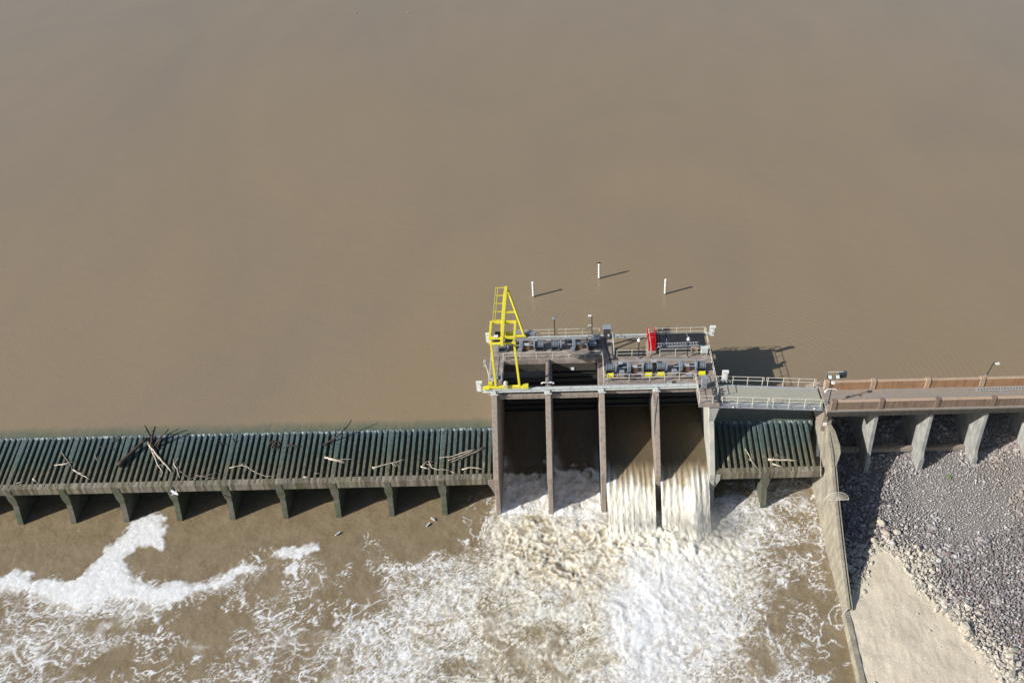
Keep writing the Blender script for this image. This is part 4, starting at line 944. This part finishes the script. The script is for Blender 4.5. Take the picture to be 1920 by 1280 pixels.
def scatter(cell, x0, x1, y0, y1):
    xx, yy = np.meshgrid(np.arange(x0, x1, cell), np.arange(y0, y1, cell)); xx = xx.ravel(); yy = yy.ravel()
    return xx+(rng.random(xx.size)-.5)*cell*1.1, yy+(rng.random(yy.size)-.5)*cell*1.1
x, y = scatter(.215, 36.9, 65, -31, 13.5); d = sdist(x, y)
ok = ((d > .0) | ((d > -3.5) & (rng.random(x.size) < .16*np.exp(d*2.2)+.012))) & (x > np.interp(y, [-34, -15.6, 0, 8], [36.2, 36.6, 37.6, 37.8])); x, y, d = x[ok], y[ok], d[ok]
big = fbm(x*.16, y*.16, 3, 40); fine = np.clip(sst(.48, .6, fbm(x*.22+3, y*.22, 4, 91)) + 1.2*np.exp(-((x-52)/5.)**2-((y+.5)/2.6)**2) + .9*np.exp(-((x-47)/2.5)**2-((y+2.5)/3.)**2), 0, 1)*(y > -8)*(x > 43)
nearw = np.exp(-((x-38.5)/3.2)**2)
size = (.075+.10*rng.random(x.size)**2.2)*(1+.75*sst(.45, .62, big)*(1-fine))*(1-.45*fine) + .13*nearw*rng.random(x.size)
keep = (rng.random(x.size) < np.where(nearw > .5, .55, 1.)); x, y, d, size, fine, nearw, big = [q[keep] for q in (x, y, d, size, fine, nearw, big)]
pale = np.clip((d < 0)*1. + sst(4.2, .8, d+1.6*(fbm(x*.5, y*.5, 3, 12)-.5)), 0, 1); pale[(y > -7.2)] *= .2
pale = (rng.random(x.size) < pale*.95).astype(float)
size = size*np.where(d < -.4, .55, 1)*(1+.35*pale)*(1+.75*(rng.random(x.size) > .965))
k = rng.random((x.size, 1)); k2 = rng.random((x.size, 1))
dk = np.array([.205, .182, .180])+k**1.7*np.array([.26, .245, .24]); redc = np.array([.26, .18, .155]); dk = np.where(k2 > .93, redc, dk)
dk = np.where(k2 < .09, np.array([.52, .5, .48]), dk)
lt = np.array([.42, .38, .31])+k*np.array([.20, .19, .17]); gr = np.array([.42, .405, .39])+k*.28
warm = (sst(8, 3, np.hypot(x-60, y+1)))[:, None]
col = dk*(1-fine[:, None]*.8)+gr*fine[:, None]*.8; col = col*(1-warm*.5)+np.array([.42, .36, .29])*warm*.5
col = col*(1-pale[:, None])+lt*pale[:, None]
o = rocks('riprap', x, y, gz(x, y)+size*.25+.04*rng.random(x.size), size, col)
tag(o, 'dark purple-grey loose riprap stones covering the bank below the causeway', 'riprap', kind='stuff')
# single pale boulders
def boulder(px, py, s, label, c):
    z = 1.5; p = W(px, py, z); z = float(gz(np.array([p.x]), np.array([p.y]))[0]); p = W(px, py, z+s*.4)
    me = bpy.data.meshes.new('boulder'); import bmesh
    bm = bmesh.new(); bmesh.ops.create_icosphere(bm, subdivisions=2, radius=1)
    sx, sy, sz = s*random.uniform(.9, 1.2), s*random.uniform(.8, 1.1), s*random.uniform(.6, .8); q = random.uniform(0, 6)
    dirs = [Vector((random.gauss(0, 1), random.gauss(0, 1), random.gauss(0, 1))).normalized() for _ in range(9)]
    for v in bm.verts:
        u = v.co.copy()
        for dd in dirs:
            e = u.dot(dd)
            if e > .72: u = u-dd*(e-.72)
        v.co = Vector((u.x*sx, u.y*sy, u.z*sz))
    bm.to_mesh(me); bm.free(); at = me.attributes.new('col', 'FLOAT_COLOR', 'POINT')
    for a in at.data: a.color = (*c, 1)
    me.materials.append(M['rock']); o = bpy.data.objects.new('boulder', me); C.objects.link(o); o.location = p; o.rotation_euler = (0, 0, q)
    tag(o, label, 'boulder', 'pale boulders at the head of the rock shelf')
for px, py, s, lb, c in ((1652, 980, .5, 'largest cream boulder at the top of the pale rock shelf', (.62, .57, .44)), (1637, 1012, .42, 'yellowish boulder at the left of the group above the rock shelf', (.60, .54, .40)),
    (1662, 1000, .48, 'tan angular boulder in the middle of the group above the rock shelf', (.5, .43, .34)), (1682, 997, .42, 'pale rounded boulder right of the tan angular one', (.58, .54, .45)),
    (1674, 1017, .42, 'grey flat boulder just above the tip of the rock shelf', (.5, .5, .49)), (1760, 1050, .36, 'single white boulder where dark riprap meets the pale stones', (.64, .62, .56)),
    (1747, 1069, .3, 'small yellowish boulder below the single white one', (.6, .55, .42)), (1620, 1108, .32, 'pale boulder by the shaded wall foot at the upper left of the shelf', (.58, .52, .42)), (1634, 983, .4, 'brownish half shaded slab boulder left of the largest boulder', (.36, .31, .24))):
    boulder(px, py, s, lb, c)
# weed and a rod on the riprap
t = thing('weed', 'small green weed growing in the riprap below the causeway', 'weed', W(1780, 897, 2.9))
m = MB(); b0 = W(1779, 897, 2.9)
for k in range(40):
    a = random.uniform(0, 6.28); r = random.uniform(.05, .4); c = b0+Vector((math.cos(a)*r, math.sin(a)*r, random.uniform(.05, .3))); e = Vector((random.uniform(-.1, .1), random.uniform(-.1, .1), random.uniform(0, .08))); f = Vector((-e.y, e.x, .02))*.5
    m.add([c-e, c+f, c+e, c-f], [(0, 1, 2, 3)])
m.build('leaves', M['leaf'], t); MB().tube([b0-Vector((0, 0, .1)), b0+Vector((0, 0, .25))], .012, 5).build('stem', M['leaf'], t)
o = MB().tube([W(1793, 873, 3.4), W(1812, 858, 3.7)], .04, 6).build('steel_rod', M['rust']); tag(o, 'thin rusty steel rod lying on the riprap near the weed', 'rod')

# ------------------------------------------------------------------ pilings
def piling(px, py, label, bird=False):
    b = W(px, py, LZ); t = thing('piling', label, 'piling', b, 'white marker pilings standing in the lake')
    MB().tube([b-Vector((0, 0, 1.5)), b+Vector((0, 0, 2.35))], .165, 14).build('post', M['white'], t, smooth=False)
    MB().tube([b+Vector((0, 0, 2.352)), b+Vector((0, 0, 2.42)), b+Vector((0, 0, 2.5))], [.19, .18, .08], 14).build('cap', M['white'], t)
    MB().tube([b-Vector((0, 0, .05)), b+Vector((0, 0, .12))], .172, 14).build('waterline', M['wood_dark'], t)
    return b
piling(1000.5, 556, 'leftmost white piling, nearest above the yellow crane')
b = piling(1123.5, 522, 'middle white piling, farthest out, with a dark bird on top')
piling(1247, 551, 'rightmost of the three white pilings standing in the lake')
def bird(loc, label, dark=False, fly=False, s=1., rz=0):
    t = thing('bird', label, 'bird', loc, 'gulls on and above the water' if not dark else None); x, y, z = loc; a = M['bird_dark'] if dark else M['gull']; w = M['bird_dark'] if dark else M['gullw']
    m = MB(); m.ball((x, y, z+.12*s), .26*s, .11*s, .1*s, 10, 6); m.ball((x+.26*s, y, z+.2*s), .08*s, .07*s, .07*s, 8, 5)
    m.tube([(x+.16*s, y, z+.14*s), (x+.25*s, y, z+.19*s)], .055*s, 8); m.tube([(x+.32*s, y, z+.19*s), (x+.4*s, y, z+.175*s)], [.025*s, .008*s], 5)
    m.tube([(x-.18*s, y, z+.13*s), (x-.4*s, y, z+.13*s)], [.08*s, .05*s], 6); m.build('body', a, t, smooth=True)
    for q in (-1, 1):
        L = .75 if fly else .16
        m = MB(); m.add([(x+.14*s, y+q*.07*s, z+.17*s), (x+.12*s, y+q*L*.55*s, z+.26*s), (x-.05*s, y+q*L*s, z+.2*s), (x-.12*s, y+q*L*.55*s, z+.23*s), (x-.2*s if fly else x-.34*s, y+q*.07*s, z+.17*s)]
                        + [(x+.14*s, y+q*.07*s, z+.14*s), (x+.12*s, y+q*L*.55*s, z+.23*s), (x-.05*s, y+q*L*s, z+.185*s), (x-.12*s, y+q*L*.55*s, z+.2*s), (x-.2*s if fly else x-.34*s, y+q*.07*s, z+.14*s)],
                        [(0, 1, 2, 3, 4), (9, 8, 7, 6, 5)]+[(i, (i+1) % 5, 5+(i+1) % 5, 5+i) for i in range(5)])
        m.build('wing', a if fly else w, t)
    for o in t.children: pass
    t.rotation_euler = (0, 0, rz)
bird(tuple(b+Vector((0, 0, 2.5))), 'dark bird perched on the middle white piling', dark=True, s=.8)
bird(tuple(W(328, 925, 6)), 'white gull flying low in front of the weir beam', fly=True, s=.9, rz=1.0)
for px, py, z, lb in ((667, 25, 7, 'left one of two white gulls floating near the top edge of the lake'), (765, 24, 7, 'right one of two white gulls floating near the top edge of the lake'), (634, 1001, 0, 'gull resting on brown water below the seventh weir pier'),
    (812, 974, 0, 'gull on the brown water left of the last weir pier, upper of two'), (803, 984, 0, 'gull on the brown water left of the last weir pier, lower of two')):
    bird(tuple(W(px, py, z)), lb, s=.9, rz=random.uniform(0, 3))

# ------------------------------------------------------------------ driftwood
def WP(px, py, off=.1):            # point on the sloping rib plane
    d = ray(px, py); nrm = Vector((0, -.278, 1)); p0 = Vector((0, 0, ribz(0)+off)); return CAM + d*((p0-CAM).dot(nrm)/d.dot(nrm))
def wp(p, r): return WP(p[0], p[1], r + (p[2] if len(p) > 2 else 0))
def drift(lines, mat, label, name='driftwood_branch', group='driftwood caught on the weir ribs'):
    lines2 = []
    for pts, r in lines:
        q = [wp(p, r*.9) for p in pts]; out = [q[0]]
        for a, b_ in zip(q, q[1:]):
            L = (b_-a).length; n = max(1, int(L/.5))
            for k in range(1, n+1): out.append(a.lerp(b_, k/n)+(Vector((random.gauss(0, .025), random.gauss(0, .025), abs(random.gauss(0, .02)))) if k < n else Vector()))
        lines2.append((out, r))
    base = lines2[0][0][0]; t = thing(name, label, 'driftwood', base, group)
    for i, (pts, r) in enumerate(lines2):
        rs = [r*(1-.55*k/(len(pts)-1)) for k in range(len(pts))]
        MB().tube(pts, rs, 7).build('stem' if i == 0 else 'branch', M[mat], t, smooth=True)
        if len(pts) > 4 and r > .03:
            for _ in range(2):
                k = random.randrange(1, len(pts)-1); e = pts[k]+Vector((random.gauss(0, .35), random.gauss(0, .35), random.uniform(.02, .12)))
                MB().tube([pts[k], e], [rs[k]*.5, rs[k]*.2], 5).build('twig', M[mat], t)
drift([([(102, 872), (116, 870), (128, 867), (142, 865)], .07), ([(110, 871), (124, 870), (132, 867)], .06)], 'wood_light', 'pale forked branch lying across the ribs near the left edge')
drift([([(116, 848), (129, 867), (139, 886)], .06)], 'wood_grey', 'grey crossing stick over the pale forked branch at far left')
drift([([(137, 880), (151, 889), (168, 898)], .09)], 'wood_light', 'bright white straight branch right below the crossing sticks')
drift([([(178, 851), (181, 862), (190, 865)], .06), ([(181, 862), (186, 853)], .04)], 'wood_grey', 'small grey bent stick between the crossing sticks and the big tangle')
drift([([(185, 838), (199, 836), (208, 839), (215, 843)], .05), ([(212, 828), (220, 819, .3), (229, 815, .5)], .06)], 'wood_dark', 'thin dark curved twig near the crest left of the big tangle')
drift([([(62, 897), (68, 903)], .12)], 'wood_light', 'short white board scrap near the beam at far left')
drift([([(30, 906), (47, 901)], .035)], 'wood_light', 'thin pale twig at the lower far left of the weir')
drift([([(221, 873, .1), (245, 850, .1), (277, 820, .3)], .30)], 'wood_dark', 'thick dark log leaning down left from the big driftwood tangle', 'driftwood_log')
drift([([(273, 824, .2), (283, 839), (296, 855), (310, 870), (321, 884)], .15)], 'wood_light', 'long bleached trunk running down right from the big tangle', 'driftwood_log')
drift([([(281, 836), (290, 855), (296, 872), (305, 885), (302, 894)], .09)], 'wood_light', 'curving pale branch left of the long bleached trunk')
drift([([(289, 832), (285, 822, .5), (280, 814, 1.0), (271, 797, 1.9)], .14), ([(284, 834), (286, 815, 1), (291, 799, 1.8)], .2), ([(296, 836), (304, 818, .9), (316, 804, 1.6)], .13), ([(288, 836), (296, 828, .5), (302, 822, .5)], .08), ([(290, 840), (282, 826, .4)], .09), ([(298, 842), (288, 826, .3)], .09)], 'wood_dark', 'dark upright root tangle sticking up above the weir crest', 'driftwood_roots')
drift([([(335, 859), (326, 870), (332, 879), (337, 895)], .07), ([(326, 870), (325, 860)], .04)], 'wood_light', 'pale twisted branch just right of the long bleached trunk')
drift([([(337, 882), (356, 897), (380, 892), (411, 886)], .04), ([(367, 890), (390, 896), (412, 897)], .04)], 'wood_grey', 'long thin twigs along the lower ribs right of the twisted branch')
drift([([(430, 877), (452, 872), (462, 874), (474, 880)], .06), ([(452, 872), (459, 866)], .04), ([(462, 874), (480, 886), (500, 893), (520, 891)], .035)], 'wood_light', 'pale branch with trailing twig in the middle of the left weir')
drift([([(410, 833), (418, 830), (426, 834)], .06), ([(412, 826), (416, 838)], .05), ([(436, 822), (441, 832), (446, 826)], .05)], 'wood_dark', 'dark brushwood near the crest above the trailing twig')
drift([([(505, 833), (508, 828), (514, 826), (521, 828), (525, 834), (520, 840), (512, 841), (507, 838)], .09), ([(508, 838), (516, 832), (522, 838)], .08), ([(510, 830), (518, 840)], .06)], 'wood_dark', 'round dark knot of roots on the ribs near the crest', 'driftwood_roots')
drift([([(538, 835), (545, 834), (556, 837), (563, 837)], .12)], 'wood_dark', 'short dark stump right of the round root knot', 'driftwood_log')
drift([([(606, 834), (624, 824, .2), (640, 810, .8), (655, 794, 1.4), (659, 786, 1.6)], .11), ([(640, 810, .8), (652, 800, 1.1)], .05)], 'wood_dark', 'long dark branch reaching up over the crest left of the gates')
drift([([(609, 857), (628, 861), (647, 866)], .12), ([(616, 860), (646, 868)], .09), ([(640, 861), (665, 860)], .03)], 'wood_light', 'bundle of pale split boards below the long dark branch')
drift([([(569, 894), (579, 894)], .1)], 'wood_light', 'small white board by the beam below the pale boards')
drift([([(589, 887), (600, 887), (612, 882)], .035)], 'wood_grey', 'thin grey twig left of centre low on the ribs')
drift([([(698, 877), (725, 870), (742, 866), (759, 861)], .08), ([(736, 868), (738, 876)], .04), ([(698, 874), (702, 882)], .04)], 'wood_light', 'slender pale branch with side shoots between the boards and the gates')
drift([([(789, 874), (798, 877), (806, 879)], .09), ([(792, 873), (800, 865), (816, 865)], .035), ([(804, 864), (809, 876), (819, 880), (844, 881)], .05), ([(800, 870), (816, 872)], .03), ([(844, 883), (858, 888)], .03)], 'wood_light', 'splayed pale brush with long curved twig left of the first gate pier')
drift([([(905, 839), (895, 846), (875, 854), (845, 866)], .13)], 'wood_grey', 'thickest of the long sticks bundled beside the first gate pier')
drift([([(890, 842), (875, 846), (845, 856), (824, 858)], .08), ([(889, 843), (865, 854), (840, 863)], .07)], 'wood_light', 'paler pair of long sticks in the bundle beside the first gate pier')
drift([([(866, 880), (880, 876), (895, 877), (908, 880)], .09)], 'wood_light', 'single white bowed stick below the stick bundle')
drift([([(1440, 861), (1466, 862), (1495, 863)], .14)], 'wood_light', 'long cream board lying across the ribs of the short right weir')
drift([([(1448, 869), (1458, 872), (1468, 875)], .12)], 'wood_light', 'short cream board just below the long board on the right weir')
drift([([(1397, 841), (1404, 852), (1410, 865), (1420, 877)], .06), ([(1404, 860), (1412, 866)], .05)], 'wood_light', 'thin pale branch on the ribs in the middle of the right weir')
drift([([(1455, 850), (1463, 857), (1476, 857), (1484, 860)], .04), ([(1430, 855), (1440, 858)], .03)], 'wood_grey', 'fine twigs above the cream boards on the right weir')

# ------------------------------------------------------------------ spray at the foot of the falls
import bmesh
for nm, c, r, dn in (('spray_mist', (15.6, -3.3, 1.2), (3.6, 2.4, 1.9), .42), ('spray_mist', (22.0, -4.2, 1.4), (3.3, 3.4, 2.3), .55), ('spray_mist', (26.0, -3.2, 1.0), (2.6, 2.6, 1.6), .16)):
    me = bpy.data.meshes.new(nm); bm = bmesh.new(); bmesh.ops.create_icosphere(bm, subdivisions=3, radius=1); bm.to_mesh(me); bm.free()
    o = bpy.data.objects.new(nm, me); C.objects.link(o); o.location = c; o.scale = r
    m = bpy.data.materials.new('spray'); m.use_nodes = True; t = m.node_tree; t.nodes.clear()
    out = t.nodes.new('ShaderNodeOutputMaterial'); v = t.nodes.new('ShaderNodeVolumePrincipled'); v.inputs['Color'].default_value = (.97, .95, .88, 1)
    tc = t.nodes.new('ShaderNodeTexCoord'); ln = t.nodes.new('ShaderNodeVectorMath'); ln.operation = 'LENGTH'; t.links.new(tc.outputs['Object'], ln.inputs[0])
    mr = t.nodes.new('ShaderNodeMapRange'); mr.inputs[1].default_value = 1; mr.inputs[2].default_value = .25; mr.inputs[3].default_value = 0; mr.inputs[4].default_value = dn; t.links.new(ln.outputs['Value'], mr.inputs[0])
    no = t.nodes.new('ShaderNodeTexNoise'); no.inputs['Scale'].default_value = 2.6; no.inputs['Detail'].default_value = 3; t.links.new(tc.outputs['Object'], no.inputs['Vector'])
    m2 = t.nodes.new('ShaderNodeMapRange'); m2.inputs[1].default_value = .35; m2.inputs[2].default_value = .65; t.links.new(no.outputs['Fac'], m2.inputs[0])
    mu = t.nodes.new('ShaderNodeMath'); mu.operation = 'MULTIPLY'; t.links.new(mr.outputs[0], mu.inputs[0]); t.links.new(m2.outputs[0], mu.inputs[1])
    t.links.new(mu.outputs[0], v.inputs['Density']); t.links.new(v.outputs[0], out.inputs['Volume']); me.materials.append(m)
    tag(o, 'pale cream spray drifting at the foot of the falling water', 'spray', kind='stuff')
